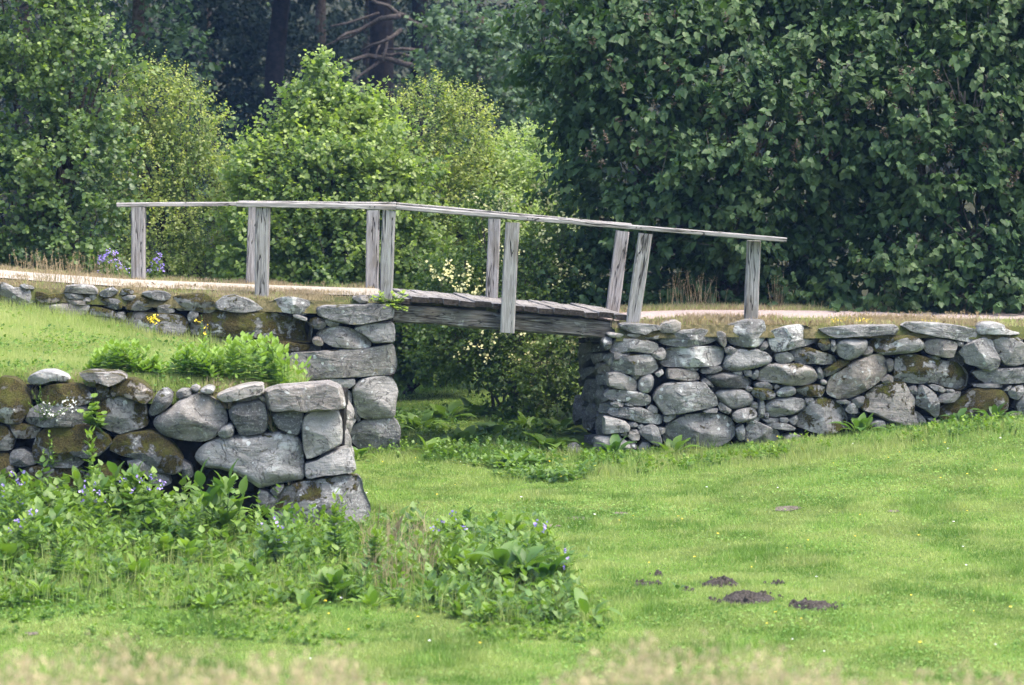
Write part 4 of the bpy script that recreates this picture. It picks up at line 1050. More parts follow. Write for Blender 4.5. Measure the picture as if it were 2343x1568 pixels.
# handrails: top edge points in the photo
def rail(pts, off, seed, h=0.062, w=0.17):
    q = [on_wall(u, v, off) - Vector((0, 0, h / 2)) for u, v in pts]
    for i in range(len(q) - 1):
        yield timber("handrail", q[i], q[i + 1], w, h, M['wood'], seed + i, nseg=14, bev=0.010, rough=0.006)
def nails(rails, us, off, h):
    """nail heads in the rail's outer edge over each post"""
    for r_ in rails:
        m_ = r_.matrix_local.copy(); L_ = max(v.co.x for v in r_.data.vertices); w_ = max(abs(v.co.y) for v in r_.data.vertices)
        for u in us:
            q = (Matrix.Translation(bridge.location) @ m_).inverted() @ on_wall(u, 500, off)
            if not 0.03 < q.x < L_ - 0.03: continue
            for dx in (-0.03, 0.035):
                b_ = bmesh.new(); s_ = -1 if (m_.to_3x3() @ Vector((0, 1, 0))).y > 0 else 1
                tube_bm(b_, [(q.x + dx, s_ * (w_ - .004), 0.004), (q.x + dx, s_ * (w_ + .006), 0.004)], [0.009, 0.008], 6)
                link("nail", bm_mesh("nail", b_), r_, (0, 0, 0), M['iron'])
def rail_n(*a):
    rs_ = list(rail(*a)); nails(rs_, (602, 890, 1172, 1476, 1724) if a[1] < 1 else (317, 584, 853), a[1], a[3]); return rs_
(rail_n([(541, 461.5), (905, 469)], OF + 0.06, 81, 0.070)); (rail_n([(905.5, 470), (1797, 544)], OF + 0.06, 84, 0.062))
(rail_n([(267, 464.5), (545, 462.5)], OR, 87, 0.055)); (rail_n([(546, 460), (906, 463)], OR, 89, 0.06)); (rail_n([(907, 463.5), (1442, 512)], OR, 90, 0.06))

# ------------------------------------------------------------------ trees and shrubs behind the bridge
def gp(u, y): 
    p = on_y(u, 700, y); return (p.x, y, float(gz(p.x, y)))
tree("alder_tree", "tall dark green alder with round leaves at the far left edge", "tree", gp(70, 47.5),
     [B(60, 40, 47.5, 150, 150), B(190, 200, 47.0, 95, 130), B(20, 250, 47, 130, 150), B(150, 390, 46.6, 120, 130), B(30, 480, 46.6, 120, 140), B(170, 540, 46.3, 110, 110), B(-120, 200, 47.5, 150, 300), B(60, 640, 46.3, 190, 90), B(120, -150, 48, 170, 160), B(-100, 560, 46.5, 150, 160)],
     4000, 9, 0.34, 0.085, 'round', 'alder', 1, young=0.75, ztop=(0.5, 5.5), trunk=(0.10, 0.4), cl=(0.6, 7, 0.16))
tree("birch_tree", "slender yellow-green birch between the alders behind the left handrail", "tree", gp(385, 48.5),
     [B(350, 250, 48.5, 75, 85), B(420, 300, 48.4, 65, 100), B(340, 400, 48.3, 110, 110), B(440, 440, 48.2, 80, 120), B(370, 540, 48, 140, 120), B(470, 570, 48, 90, 110), B(360, 640, 47.6, 150, 90)],
     2900, 9, 0.36, 0.060, 'ovate', 'birch', 2, young=0.9, droop=0.6, up=0.6, ztop=(1.0, 5.0), trunk=(0.05, 0.2), shell=(0.5, 1.05))
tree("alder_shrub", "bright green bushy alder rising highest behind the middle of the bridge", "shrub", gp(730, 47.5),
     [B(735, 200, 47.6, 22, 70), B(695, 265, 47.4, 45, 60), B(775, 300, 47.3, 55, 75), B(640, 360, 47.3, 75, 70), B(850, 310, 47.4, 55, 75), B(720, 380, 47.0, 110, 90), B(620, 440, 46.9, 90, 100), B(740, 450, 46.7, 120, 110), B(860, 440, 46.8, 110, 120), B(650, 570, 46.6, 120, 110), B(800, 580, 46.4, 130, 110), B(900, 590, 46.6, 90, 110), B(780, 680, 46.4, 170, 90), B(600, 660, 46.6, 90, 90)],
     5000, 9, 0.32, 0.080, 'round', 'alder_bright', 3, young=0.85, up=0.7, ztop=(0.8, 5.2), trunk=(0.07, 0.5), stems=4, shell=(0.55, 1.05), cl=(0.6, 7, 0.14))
tree("birch_tree", "pale yellow-tipped young birch right of the tall bushy alder", "tree", gp(1010, 49.5),
     [B(990, 250, 49.5, 45, 55), B(1065, 280, 49.5, 50, 60), B(960, 310, 49.3, 80, 80), B(1050, 370, 49.2, 90, 90), B(960, 440, 49, 100, 110), B(1060, 480, 49, 90, 110), B(1000, 580, 48.8, 130, 110), B(1000, 690, 48.6, 140, 100)],
     2400, 9, 0.32, 0.060, 'ovate', 'birch', 4, young=1.0, droop=0.4, up=0.7, ztop=(0.8, 4.4), trunk=(0.045, 0.2), shell=(0.5, 1.05))
tree("willow_shrub", "pale grey-green willow shrub beside the left edge of the lilac", "shrub", gp(1210, 50),
     [B(1170, 370, 50, 60, 55), B(1245, 370, 50, 65, 60), B(1120, 440, 49.4, 85, 85), B(1220, 450, 49.3, 85, 80), B(1080, 540, 48.6, 90, 90), B(1180, 550, 48.6, 100, 90), B(1260, 590, 49.5, 90, 110), B(1190, 680, 49.3, 130, 100)],
     3300, 9, 0.32, 0.080, 'lance', 'willow', 5, young=0.8, up=0.7, trunk=(0.05, 0.3), shell=(0.5, 1.05), wf=1.7, cl=(0.5, 6, 0.13))
mock = tree("mock_orange", "cream flowering shrub spreading below and behind the bridge deck", "shrub", gp(1150, 44.8),
     [B(1110, 490, 45.2, 35, 30), B(1060, 640, 44.8, 85, 50), B(1180, 640, 44.9, 80, 60), B(1290, 540, 45, 35, 80), B(1260, 640, 44.6, 90, 90), B(1070, 785, 44.4, 95, 65), B(1200, 780, 44.2, 110, 90), B(1258, 870, 43.2, 55, 100), B(1200, 870, 43.8, 70, 50), B(1110, 840, 44.2, 70, 30), B(1010, 800, 44.8, 60, 60)],
     3000, 9, 0.32, 0.062, 'ovate', 'mock', 6, young=0.7, droop=0.35, up=0.3, trunk=(0.03, 0.5), stems=5, wf=1.2, barkmat='bark_grey')
def flower_bits(root, name, pts, per, spread, size, mat, seed):
    rng = np.random.default_rng(seed); n = len(pts)
    c = np.repeat(np.array(pts), per, 0) + rng.normal(size=(n * per, 3)) * spread - np.array(root.location)
    V, Fc, at = leaf_arrays(c, rng.normal(size=c.shape), unit(np.array([0, -.7, .6]) + rng.normal(size=c.shape) * .5), size * (.7 + .6 * rng.random(len(c))), 'round', rng.random(len(c)), np.zeros(len(c)))
    o = link(name, np_mesh(name, V, Fc, at), root, (0, 0, 0), M[mat]); return tag(o, kind="stuff")
rng = np.random.default_rng(60)
fl = []
for (u, v, ru, rv, y, n) in [(1120, 470, 45, 25, 44.9, 14), (1045, 625, 65, 28, 44.1, 24), (1090, 670, 60, 20, 44.1, 14), (1250, 440, 30, 40, 44.4, 9), (1265, 540, 50, 80, 44.2, 16), (1290, 630, 40, 50, 44.0, 12), (1150, 560, 60, 60, 44.1, 10), (1290, 800, 30, 80, 43.4, 26), (1220, 830, 50, 60, 43.3, 14), (1100, 800, 70, 50, 43.6, 14)]:
    for _ in range(n): fl.append(tuple(on_y(u + rng.normal() * ru * .6, v + rng.normal() * rv * .6, y + rng.normal() * .1)))
flower_bits(mock, "blossom", fl, 7, 0.035, 0.038, 'cream', 61)
# low dark shrubs seen through the arch
tree("alder_shrub", "dark leafy alder undergrowth showing through the gap under the deck", "shrub", gp(940, 48),
     [B(930, 770, 47.5, 80, 80), B(1000, 760, 47.6, 90, 80), B(930, 830, 47.3, 55, 35), B(1030, 830, 47.4, 55, 35)],
     1000, 9, 0.3, 0.085, 'round', 'alder', 7, young=0.3, trunk=(0.05, 0.4), nparts=150)

# lilac
lil = tree("lilac_bush", "huge dark green lilac with heart-shaped leaves filling the upper right", "bush", (3.3, 44.6, 2.0),
     [B(1310, 40, 45.0, 100, 90), B(1300, 190, 44.8, 70, 60), B(1440, 110, 44.2, 130, 100), B(1360, 270, 44.6, 90, 70), B(1420, 380, 44.3, 110, 80), B(1500, 270, 43.7, 120, 90), B(1380, 500, 44.7, 80, 70), B(1400, 620, 45.0, 100, 90), B(1580, 400, 43.4, 130, 90), B(1610, 160, 43.9, 150, 110), B(1760, 90, 44.3, 130, 110), B(1520, 520, 43.8, 120, 80), B(1720, 300, 43.2, 130, 100), B(1680, 500, 43.3, 110, 75), B(1560, 640, 44.6, 140, 90), B(1800, 450, 43.7, 110, 90), B(1760, 610, 44.5, 150, 80), B(1880, 200, 43.5, 120, 110), B(1600, -60, 45, 300, 130), B(1900, -40, 45, 250, 140), B(1890, 350, 43.6, 90, 90), B(1330, 720, 44.6, 60, 120), B(1480, 690, 43.9, 110, 50), B(1640, 680, 43.7, 90, 60), B(1800, 690, 43.5, 110, 50), B(1930, 540, 44.2, 110, 130), B(1960, 680, 43.3, 110, 65), B(1650, 330, 45.2, 330, 330, 1.2)],
     5600, 9, 0.40, 0.125, 'heart', 'lilac', 8, facing='hang', young=0.45, up=0.25, trunk=(0.06, 0.8), stems=6, ztop=(3.0, 6.5), shell=(0.72, 1.05), barkmat='bark_grey', back=0.15, cl=(0.62, 9, 0.17))
lil2 = tree("lilac_bush", "second lilac at the right edge with brighter leaves, parted by a dark seam", "bush", (7.1, 44.0, 2.0),
     [B(2090, 90, 43.6, 120, 100), B(2050, 270, 43.3, 90, 90), B(2200, 210, 43.1, 110, 100), B(2320, 90, 43.7, 120, 110), B(2130, 380, 42.9, 110, 85), B(2300, 330, 43.3, 110, 110), B(2080, 520, 43.3, 90, 80), B(2230, 520, 42.8, 110, 85), B(2350, 490, 43.2, 90, 90), B(2080, 630, 42.8, 100, 70), B(2210, 650, 42.5, 110, 65), B(2350, 640, 42.6, 110, 80), B(2220, 350, 44.6, 260, 330, 1.0), B(2200, -60, 44.4, 300, 130), B(2470, 350, 43.6, 170, 350), B(2130, 700, 43.0, 140, 50), B(2290, 705, 42.8, 140, 50)],
     4200, 9, 0.40, 0.125, 'heart', 'lilac', 9, facing='hang', young=0.55, up=0.25, trunk=(0.06, 0.8), stems=5, ztop=(2.8, 6.2), shell=(0.72, 1.05), barkmat='bark_grey', back=0.15, cl=(0.62, 9, 0.17))
def seeds(root, boxes, seed, name, mat, per, spread, size):
    rng = np.random.default_rng(seed); pts = []
    for (u, v, ru, rv, y, n) in boxes:
        for _ in range(n):
            p = on_y(u + rng.uniform(-1, 1) * ru, v + rng.uniform(-1, 1) * rv, y + rng.normal() * .12)
            for k in range(4): pts.append(tuple(p + Vector((rng.normal() * .02, rng.normal() * .02, k * 0.035))))
    return flower_bits(root, name, pts, per, spread, size, mat, seed)
seeds(lil, [(1640, 270, 300, 120, 43.2, 40), (1800, 330, 150, 80, 42.9, 18), (1600, 120, 250, 90, 43.5, 14)], 70, "seed_head", 'brown_seed', 6, 0.02, 0.03)
seeds(lil2, [(2120, 250, 150, 100, 42.6, 14), (2280, 420, 120, 150, 42.4, 10)], 71, "seed_head", 'brown_seed', 6, 0.02, 0.03)

# ------------------------------------------------------------------ the wood on the slope behind
def far_tree(name, label, base, blobs, n, L, mat, seed, shape='kite', trunk=0.25, tl=0.9, bark='bark', per=9, back=0.3, lean=0.0, th=None, shell=(0.55, 1.05)):
    rng = np.random.default_rng(seed); base = Vector(base); root = empty(name, base, label, "tree", None)
    bm = bmesh.new(); zt = th or max(b[0][2] for b in blobs) - base.z
    tube_bm(bm, [(lean * k / 5 * zt + 0.1 * math.sin(k * 2.1 + seed), 0.1 * math.cos(k * 1.7), zt * k / 5) for k in range(6)], [trunk * (1 - 0.6 * k / 5) for k in range(6)], 9)
    link("trunk", bm_mesh("trunk", bm, True), root, (0, 0, 0), M[bark])
    bb = [(np.array(b[0]), np.array(b[1])) for b in blobs]
    P, D = crown_points(bb, n, rng, shell, back, 0.2, 0.7)
    cen, d, nr, ln, rd_, ag = twig_leaves(P, D, rng, per, tl, L, 0.3, 'rand', 0.5)
    V, Fc, at = leaf_arrays(cen - np.array(base), d, nr, ln, shape, rd_, ag)
    tag(link("crown", np_mesh("crown", V, Fc, at), root, (0, 0, 0), M[mat]), kind="stuff")
    return root
far_tree("oak_tree", "dim round-crowned oak behind the left alder and birch", gp(330, 62),
     [B(300, 60, 62, 130, 110), B(390, 140, 61.5, 70, 60), B(250, 180, 62, 100, 100), B(330, 260, 61.5, 130, 110), B(440, 330, 62, 70, 110), B(300, 420, 62, 160, 120), B(280, -120, 62, 190, 130), B(470, 480, 62, 90, 120)], 900, 0.16, 'far_oak', 21, tl=0.6)
far_tree("maple_tree", "mid-green rounded tree left of the lilac, in front of the dark pines", gp(1090, 66),
     [B(1050, 110, 66, 80, 80), B(1130, 150, 66, 75, 80), B(1010, 180, 65.6, 55, 50), B(1100, 240, 65.8, 90, 80), B(1180, 280, 66, 80, 90), B(1120, 360, 66, 140, 120), B(1240, 380, 66, 120, 140), B(1200, 120, 67, 60, 100), B(1060, 40, 66.5, 50, 50)], 1000, 0.15, 'far_light', 22, tl=0.55)
pine = far_tree("pine_tree", "old pine with bare reddish branches in the dark wood above the bridge", gp(868, 76),
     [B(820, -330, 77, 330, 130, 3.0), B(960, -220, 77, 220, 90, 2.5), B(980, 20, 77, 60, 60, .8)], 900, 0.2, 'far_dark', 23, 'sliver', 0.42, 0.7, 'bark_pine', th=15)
bm = bmesh.new()
def z2(x, y): return ((1200 + x / 1.8023) / 1.6533, (0 + y / 1.8023) / 1.6533)
for k, (pl, r) in enumerate([([(700, 462), (600, 440), (480, 402), (340, 380), (260, 405), (180, 432)], .085), ([(430, 415), (370, 460), (300, 510), (240, 565)], .05), ([(695, 347), (590, 335), (470, 338)], .05), ([(560, 112), (430, 130), (360, 170), (280, 210), (200, 230), (130, 275)], .075), ([(600, 112), (540, 90), (480, 40), (400, 20), (330, -30)], .07), ([(570, 205), (500, 260), (430, 295), (370, 310), (300, 350)], .06), ([(690, 432), (640, 390), (560, 365), (500, 378), (440, 366)], .05), ([(420, 90), (330, 120), (200, 160), (90, 180)], .04), ([(430, 300), (405, 350), (398, 400)], .03), ([(440, 420), (470, 330), (480, 250)], .05), ([(280, 210), (240, 250), (150, 270), (20, 330)], .035), ([(740, 190), (650, 150), (600, 112)], .06)]):
    pts = [on_y(*z2(x, y), 74.5 + 0.35 * math.sin(k * 1.9 + j)) - pine.location for j, (x, y) in enumerate(pl)]
    tube_bm(bm, pts, [r * (1 - 0.6 * j / len(pts)) for j in range(len(pts))], 6)
link("branch", bm_mesh("branch", bm, True), pine, (0, 0, 0), M['old_branch'])
far_tree("pine_tree", "leaning dark pine trunk just right of the bare-branched pine", gp(935, 79), [B(1000, -300, 80, 200, 110, 2.5), B(900, -260, 80, 180, 90, 2.5)], 500, 0.2, 'far_dark', 24, 'sliver', 0.3, 0.7, 'bark_pine', lean=0.05, th=15)
far_tree("lime_tree", "dark tree with slanting double trunk in the wood above the birch", gp(600, 80), [B(560, -150, 81, 250, 160, 3), B(480, 120, 82, 120, 130, 1.5), B(620, 230, 82, 130, 160, 1.5), B(520, 380, 82, 130, 150, 1.5)], 1300, 0.2, 'far_dark', 25, 'kite', 0.35, 0.8, 'bark_pine', lean=0.09, th=13)
specs = [("spruce_tree", "dark spruce drooping behind the birch, left in the wood", 480, 88), ("spruce_tree", "tall dark spruce behind the top of the bushy alder", 740, 92), ("spruce_tree", "dark spruce in the wood behind the bare pine branches", 850, 96),
         ("spruce_tree", "dark spruce rising behind the mid-green rounded tree", 1080, 90), ("spruce_tree", "shadowy spruce glimpsed left of the lilac top", 1230, 86), ("spruce_tree", "dark spruce far behind the left alder", 150, 90), ("spruce_tree", "dark spruce behind the round-crowned oak", 340, 94),
         ("spruce_tree", "dark spruce between slanting trunk and bare pine", 640, 98), ("spruce_tree", "dark spruce behind the leaning pine trunk", 960, 100), ("spruce_tree", "dark spruce at the very left edge behind the alder", -40, 84), ("spruce_tree", "dark spruce just right of the left-edge alder top", 60, 80)]
for k, (nm, lb, u, y) in enumerate(specs):
    bl_ = [B(u + 8 * math.sin(k + j), 620 - j * 150, y, 190 - j * 12, 115, 1.6) for j in range(8)]
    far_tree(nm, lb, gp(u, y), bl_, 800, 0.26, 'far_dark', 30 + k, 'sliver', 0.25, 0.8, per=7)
# unbroken wood behind and to both sides, and its canopy overhead
rng = np.random.default_rng(77); bb = []
for i in range(46):
    x = -48 + 96 * (i % 23) / 22 + rng.normal(); y = 104 + 7 * (i // 23) + rng.normal() * 1.5; g = float(gz(x, y))
    for z in (2.5, 7, 12): bb.append((np.array((x, y, g + z)), np.array((3.2, 2.5, 3.6))))
for i in range(14):
    x = -16 + 2.6 * i + rng.normal() * .8; y = 84 + rng.normal() * 5; bb.append((np.array((x, y, 15 + rng.normal())), np.array((3.2, 4, 2.2))))
P, D = crown_points(bb, 6500, rng, (0.5, 1.0), 0.2, 0.2, 0.7)
cen, d, nr, ln, rd_, ag = twig_leaves(P, D, rng, 7, 1.4, 0.42, 0.3)
V, Fc, at = leaf_arrays(cen, d, nr, ln, 'kite', rd_, ag)
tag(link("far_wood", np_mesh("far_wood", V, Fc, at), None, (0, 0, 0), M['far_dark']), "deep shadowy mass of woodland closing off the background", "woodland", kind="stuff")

# ------------------------------------------------------------------ molehills and bare patches
MOLE = [("molehill", 1652, 1336, 76, 24, "small upper-left heap of black mole soil on the lawn"), ("molehill", 1713, 1372, 122, 28, "widest black molehill, middle one of the three big heaps"), ("molehill", 1860, 1389, 94, 26, "right-hand black molehill nearest the bottom of the lawn"),
        ("molehill", 1770, 1336, 34, 9, "tiny soil crumble right of the upper black molehill"), ("molehill", 1568, 1352, 26, 10, "tiny soil crumble beside a leaf left of the molehills"), ("molehill", 1478, 1338, 52, 14, "weedy low soil heap left of the black molehills"), ("molehill", 1505, 1316, 30, 9, "narrow soil crumble above the weedy low heap")]
mole_xy = []
for k, (nm, u, v, wpx, hpx, lb) in enumerate(MOLE):
    p = on_ground(u, v); s = p.y / F; R = wpx * s / 2 * 1.1; H = hpx * s * 0.85
    mole_xy.append((p.x, p.y, R))
    V = []; nr_, na = 13, 34
    for i in range(nr_ + 1):
        for j in range(na):
            a = 6.2832 * j / na; r = R * (i / nr_) * 1.05
            q = Vector((math.cos(a) * r, math.sin(a) * r * 0.9, 0))
            f = 1 - (i / nr_) ** 2.2
            nz = noise.fractal(Vector((q.x * 9, q.y * 9, k * 7.3)), 0.8, 2.0, 5) * 0.5 + noise.fractal(Vector((q.x * 30, q.y * 30, k)), 0.8, 2.0, 3) * 0.25
            e = 1 + 0.16 * noise.noise(Vector((math.cos(a) * 2, math.sin(a) * 2, k * 3.1)))
            V.append((q.x * e, q.y * e, H * (f * (0.85 + 0.75 * nz)) - 0.015))
    Fc = [(i * na + j, i * na + (j + 1) % na, (i + 1) * na + (j + 1) % na, (i + 1) * na + j) for i in range(nr_) for j in range(na)]
    rc = random.Random(k); V = [tuple(q) for q in V]; Fc = list(Fc)
    for _ in range(int(26 * R / 0.25)):
        a = rc.uniform(0, 6.283); r = R * rc.uniform(0.55, 1.35); c_ = rc.uniform(.008, .026); b0 = len(V); cx_, cy_ = r * math.cos(a), r * math.sin(a) * .9; hz = H * max(0, 1 - (r / R) ** 2.2) * .9
        V += [(cx_ - c_, cy_ - c_ * .8, hz), (cx_ + c_, cy_ - c_, hz + .003), (cx_ + c_ * .8, cy_ + c_, hz), (cx_ - c_, cy_ + c_, hz), (cx_ - c_ * .6, cy_ - c_ * .5, hz + c_ * 1.5), (cx_ + c_ * .6, cy_ - c_ * .4, hz + c_ * 1.3), (cx_ + c_ * .4, cy_ + c_ * .6, hz + c_ * 1.6), (cx_ - c_ * .5, cy_ + c_ * .5, hz + c_ * 1.2)]
        Fc += [(b0, b0 + 1, b0 + 5, b0 + 4), (b0 + 1, b0 + 2, b0 + 6, b0 + 5), (b0 + 2, b0 + 3, b0 + 7, b0 + 6), (b0 + 3, b0, b0 + 4, b0 + 7), (b0 + 4, b0 + 5, b0 + 6, b0 + 7)]
    o = link(nm, np_mesh("molehill", np.array(V), np.array(Fc)), None, p, M['mole']); tag(o, lb, "molehill", "molehills on the lawn")
BARE = [(1327, 1188, 62), (1800, 1165, 66), (2045, 1171, 34), (1702, 1049, 56), (1420, 1176, 40), (1262, 1205, 40), (70, 1452, 40)]
bare_xy = []
for k, (u, v, wpx) in enumerate(BARE):
    p = on_ground(u, v); R = wpx * p.y / F / 2; bare_xy.append((p.x, p.y, R * 0.8))
    na = 22; V = [(p.x, p.y, p.z + 0.014)]
    for j in range(na):
        a = 6.2832 * j / na; r = R * (1 + 0.35 * noise.noise(Vector((math.cos(a) * 1.5, math.sin(a) * 1.5, k * 5.1))))
        x, y = p.x + r * math.cos(a), p.y + r * 0.9 * math.sin(a); V.append((x, y, float(gz(x, y)) + 0.010))
    tag(link("bare_soil", np_mesh("bare_soil", np.array(V), np.array([(0, 1 + j, 1 + (j + 1) % na) for j in range(na)])), None, (0, 0, 0), M['bare']), kind="structure")

# ------------------------------------------------------------------ grass
def behind_wall(x, y):
    """true where the lower lawn lies under walls, terrace or causeways"""
    w = yw(x)
    a = (x < -2.0) & (y > FY + 0.05 * x - 0.1) & (y < w + 0.3)
    b = (x < -1.75) & (y > w - 0.05) & (y < w + 4.4)
    c = (x > XR0 - 0.35 - 0.19 * (y - w)) & (y > w - 0.05)
    return a | b | c
def lawn_points(n, ylo, yhi, rng, margin=2.6):
    y = ylo + (yhi - ylo) * rng.random(n); hw = y * 0.1774 + margin
    x = (rng.random(n) * 2 - 1) * hw
    keep = ~behind_wall(x, y)
    for (mx, my, mr) in mole_xy + bare_xy:
        dd = ((x - mx) / mr) ** 2 + ((y - my) / (mr * 0.95)) ** 2
        keep &= ~((dd < 0.85) & (rng.random(n) < 0.93))
    return x[keep], y[keep]
rng = np.random.default_rng(101)
VV, FF, AR, AA = [], [], [], []; base = 0
LAWN = [(290000, 21.0, 29), (250000, 29, 36), (165000, 36, 43), (130000, 42, 54)]
for n, a, b in LAWN:
    x, y = lawn_points(n, a, b, rng)
    pt = fbm2(x, y, 2.4, 3); pt2 = fbm2(x, y, 0.8, 4)
    tall = 0.7 * sstep(0.5, 0.85, fbm2(x, y, 2.8, 5))
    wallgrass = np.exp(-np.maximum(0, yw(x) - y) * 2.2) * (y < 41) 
    h = (0.026 + 0.045 * rng.random(len(x)) ** 1.5) * (0.7 + 1.3 * tall) * (1 + 1.6 * wallgrass)
    w = 0.0065 + 0.004 * rng.random(len(x)) + 0.00012 * (y - 22)
    p = np.stack([x, y, gz(x, y) - 0.004], 1)
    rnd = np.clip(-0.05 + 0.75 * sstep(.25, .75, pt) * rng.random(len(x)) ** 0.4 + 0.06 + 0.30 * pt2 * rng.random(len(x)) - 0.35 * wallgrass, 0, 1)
    age = np.where(rng.random(len(x)) < 0.05 + 0.10 * sstep(0.55, 0.85, pt), 0.75 * rng.random(len(x)), 0.0)
    V, Fc, at = blades(p, h * 1.08, w * 1.1, rng, 0.9, rnd, age, True)
    VV.append(V); FF.append(Fc + base); AR.append(at["rnd"]); AA.append(at["age"]); base += len(V)
tag(link("lawn_grass", np_mesh("lawn_grass", np.concatenate(VV), np.concatenate(FF), {"rnd": np.concatenate(AR), "age": np.concatenate(AA)}), None, (0, 0, 0), M['grass']), "short bright green grass covering the meadow in front of the walls", "grass", kind="stuff")
# clover and small herbs in the sward
x, y = lawn_points(120000, 21.5, 48, rng)
pt = fbm2(x, y, 0.8, 9); k = rng.random(len(x)) < 0.8 * sstep(0.45, 0.85, pt) + 0.06; x, y = x[k], y[k]
p = np.stack([x, y, gz(x, y) + 0.015 + 0.035 * rng.random(len(x))], 1); n = len(x)
V, Fc, at = leaf_arrays(p, unit(rng.normal(size=(n, 3)) * np.array([1, 1, .35])), unit(np.array([0, -.2, 1]) + rng.normal(size=(n, 3)) * .35), 0.018 + 0.016 * rng.random(n), 'round', rng.random(n) * (0.3 + 0.7 * fbm2(x, y, 1.5, 12)), 0.4 * rng.random(n) ** 3)
tag(link("clover", np_mesh("clover", V, Fc, at), None, (0, 0, 0), M['clover']), "clover and small herbs mixed into the meadow grass", "ground cover", kind="stuff")
# daisies and buttercups
for nm, mt, n, lb, sd_ in (("daisies", 'white', 36, "scattered white daisies in the meadow grass", 5), ("buttercups", 'yellow', 130, "scattered yellow buttercups in the meadow grass", 6)):
    r2 = np.random.default_rng(sd_); x, y = lawn_points(n, 24, 40, r2)
    k = x > -2.0; x, y = x[k], y[k]
    p = np.stack([x, y, gz(x, y) + 0.06 + 0.05 * r2.random(len(x))], 1); p = np.repeat(p, 4, 0); n = len(p)
    V, Fc, at = leaf_arrays(p, unit(r2.normal(size=(n, 3)) * np.array([1, 1, .2])), np.tile([[0, -.5, 1.]], (n, 1)), np.full(n, 0.014), 'round', r2.random(n), np.zeros(n))
    tag(link(nm, np_mesh(nm, V, Fc, at), None, (0, 0, 0), M[mt]), lb, "flowers", kind="stuff")
# terrace turf, longer and paler
n = 110000; y = 33.12 + 6.28 * rng.random(n); x = -2.35 - (y * 0.1774 + 0.5 - 2.35) * rng.random(n); k = y < yw(x) + 0.05; x, y = x[k], y[k]; n = len(x)
pt = fbm2(x, y, 1.3, 14)
h = (0.05 + 0.10 * rng.random(n)) * (0.7 + 0.7 * pt); edge = np.exp(-np.maximum(0, yw(x) - y) * 2.5); h *= 1 + 0.9 * edge
V, Fc, at = blades(np.stack([x, y, terr_sheet(x, y) - 0.005], 1), h, 0.007 + 0.004 * rng.random(n), rng, 0.6, np.clip(rng.random(n) * 0.6 + 0.5 * pt, 0, 1), np.where(rng.random(n) < 0.18, 0.8 * rng.random(n), 0), True)
tag(link("terrace_grass", np_mesh("terrace_grass", V, Fc, at), None, (0, 0, 0), M['tall_grass']), "pale longer grass on the terrace between the two left walls", "grass", kind="stuff")
n = 9000; y = 33.2 + 6.0 * rng.random(n); x = -2.5 - (y * 0.1774 + 0.4 - 2.5) * rng.random(n); k = (y < yw(x) - 0.05) & (rng.random(n) < sstep(.4, .8, fbm2(x, y, 1.8, 33)) + .1); x, y = x[k], y[k]; n = len(x)
V, Fc, at = leaf_arrays(np.stack([x, y, terr_sheet(x, y) + 0.04 + 0.10 * rng.random(n)], 1), unit(rng.normal(size=(n, 3)) * np.array([1, 1, .5])), unit(np.array([0, -.3, 1]) + rng.normal(size=(n, 3)) * .4), 0.03 + 0.035 * rng.random(n), 'ovate', rng.random(n), 0.6 * rng.random(n) ** 2)
tag(link("terrace_herbs", np_mesh("terrace_herbs", V, Fc, at), None, (0, 0, 0), M['weed']), "small leafy herbs scattered in the terrace grass", "ground cover", kind="stuff")
# dry verge grass on both causeways
def verge(name, label, x0, x1, top, bands, n, seed, mat='dry', hh=(0.03, 0.09), sparse=0.4):
    r = np.random.default_rng(seed); P = []
    for (o0, o1, fr) in bands:
        m = int(n * fr); x = x0 + (x1 - x0) * r.random(m); o = o0 + (o1 - o0) * r.random(m); xx = x - 0.19 * o; y = yw(xx) + o
        k = r.random(m) < sstep(sparse - .15, sparse + .2, fbm2(xx, y, 2.2, seed)) ; P.append(np.stack([xx, y, top(xx, y)], 1)[k])
    P = np.concatenate(P); m = len(P)
    h = hh[0] + (hh[1] - hh[0]) * r.random(m) ** 2
    V, Fc, at = blades(P, h, 0.005 + 0.003 * r.random(m), r, 0.9, r.random(m), 0.5 * r.random(m))
    return tag(link(name, np_mesh(name, V, Fc, at), None, (0, 0, 0), M[mat]), label, "grass", kind="stuff")
verge("dry_grass", "short dry grass on the verges of the left causeway", -8.5, XL1, lambda x, y: ltop(x, y) + 0.01, [(0.1, 0.85, .62), (1.7, 2.5, .38)], 30000, 201)
verge("green_tufts", "sparse green tufts on the verges of the left causeway", -8.5, XL1, ltop, [(0.1, 0.6, .6), (1.95, 2.5, .4)], 9000, 202, 'tall_grass', (0.03, 0.08), 0.55)
verge("dry_grass", "dry straw-coloured grass along the right wall top beside the pink path", XR0 + .1, 9, lambda x, y: rtop(x, y) + 0.01, [(0.1, 1.05, .75), (2.35, 3.2, .25)], 44000, 203, 'dry', (0.03, 0.13), 0.4)
verge("green_tufts", "green grass tufts along the right path edge below the lilac", XR0 + .1, 9, rtop, [(0.1, 0.85, .4), (2.45, 3.6, .6)], 26000, 204, 'tall_grass', (0.04, 0.12), 0.42)
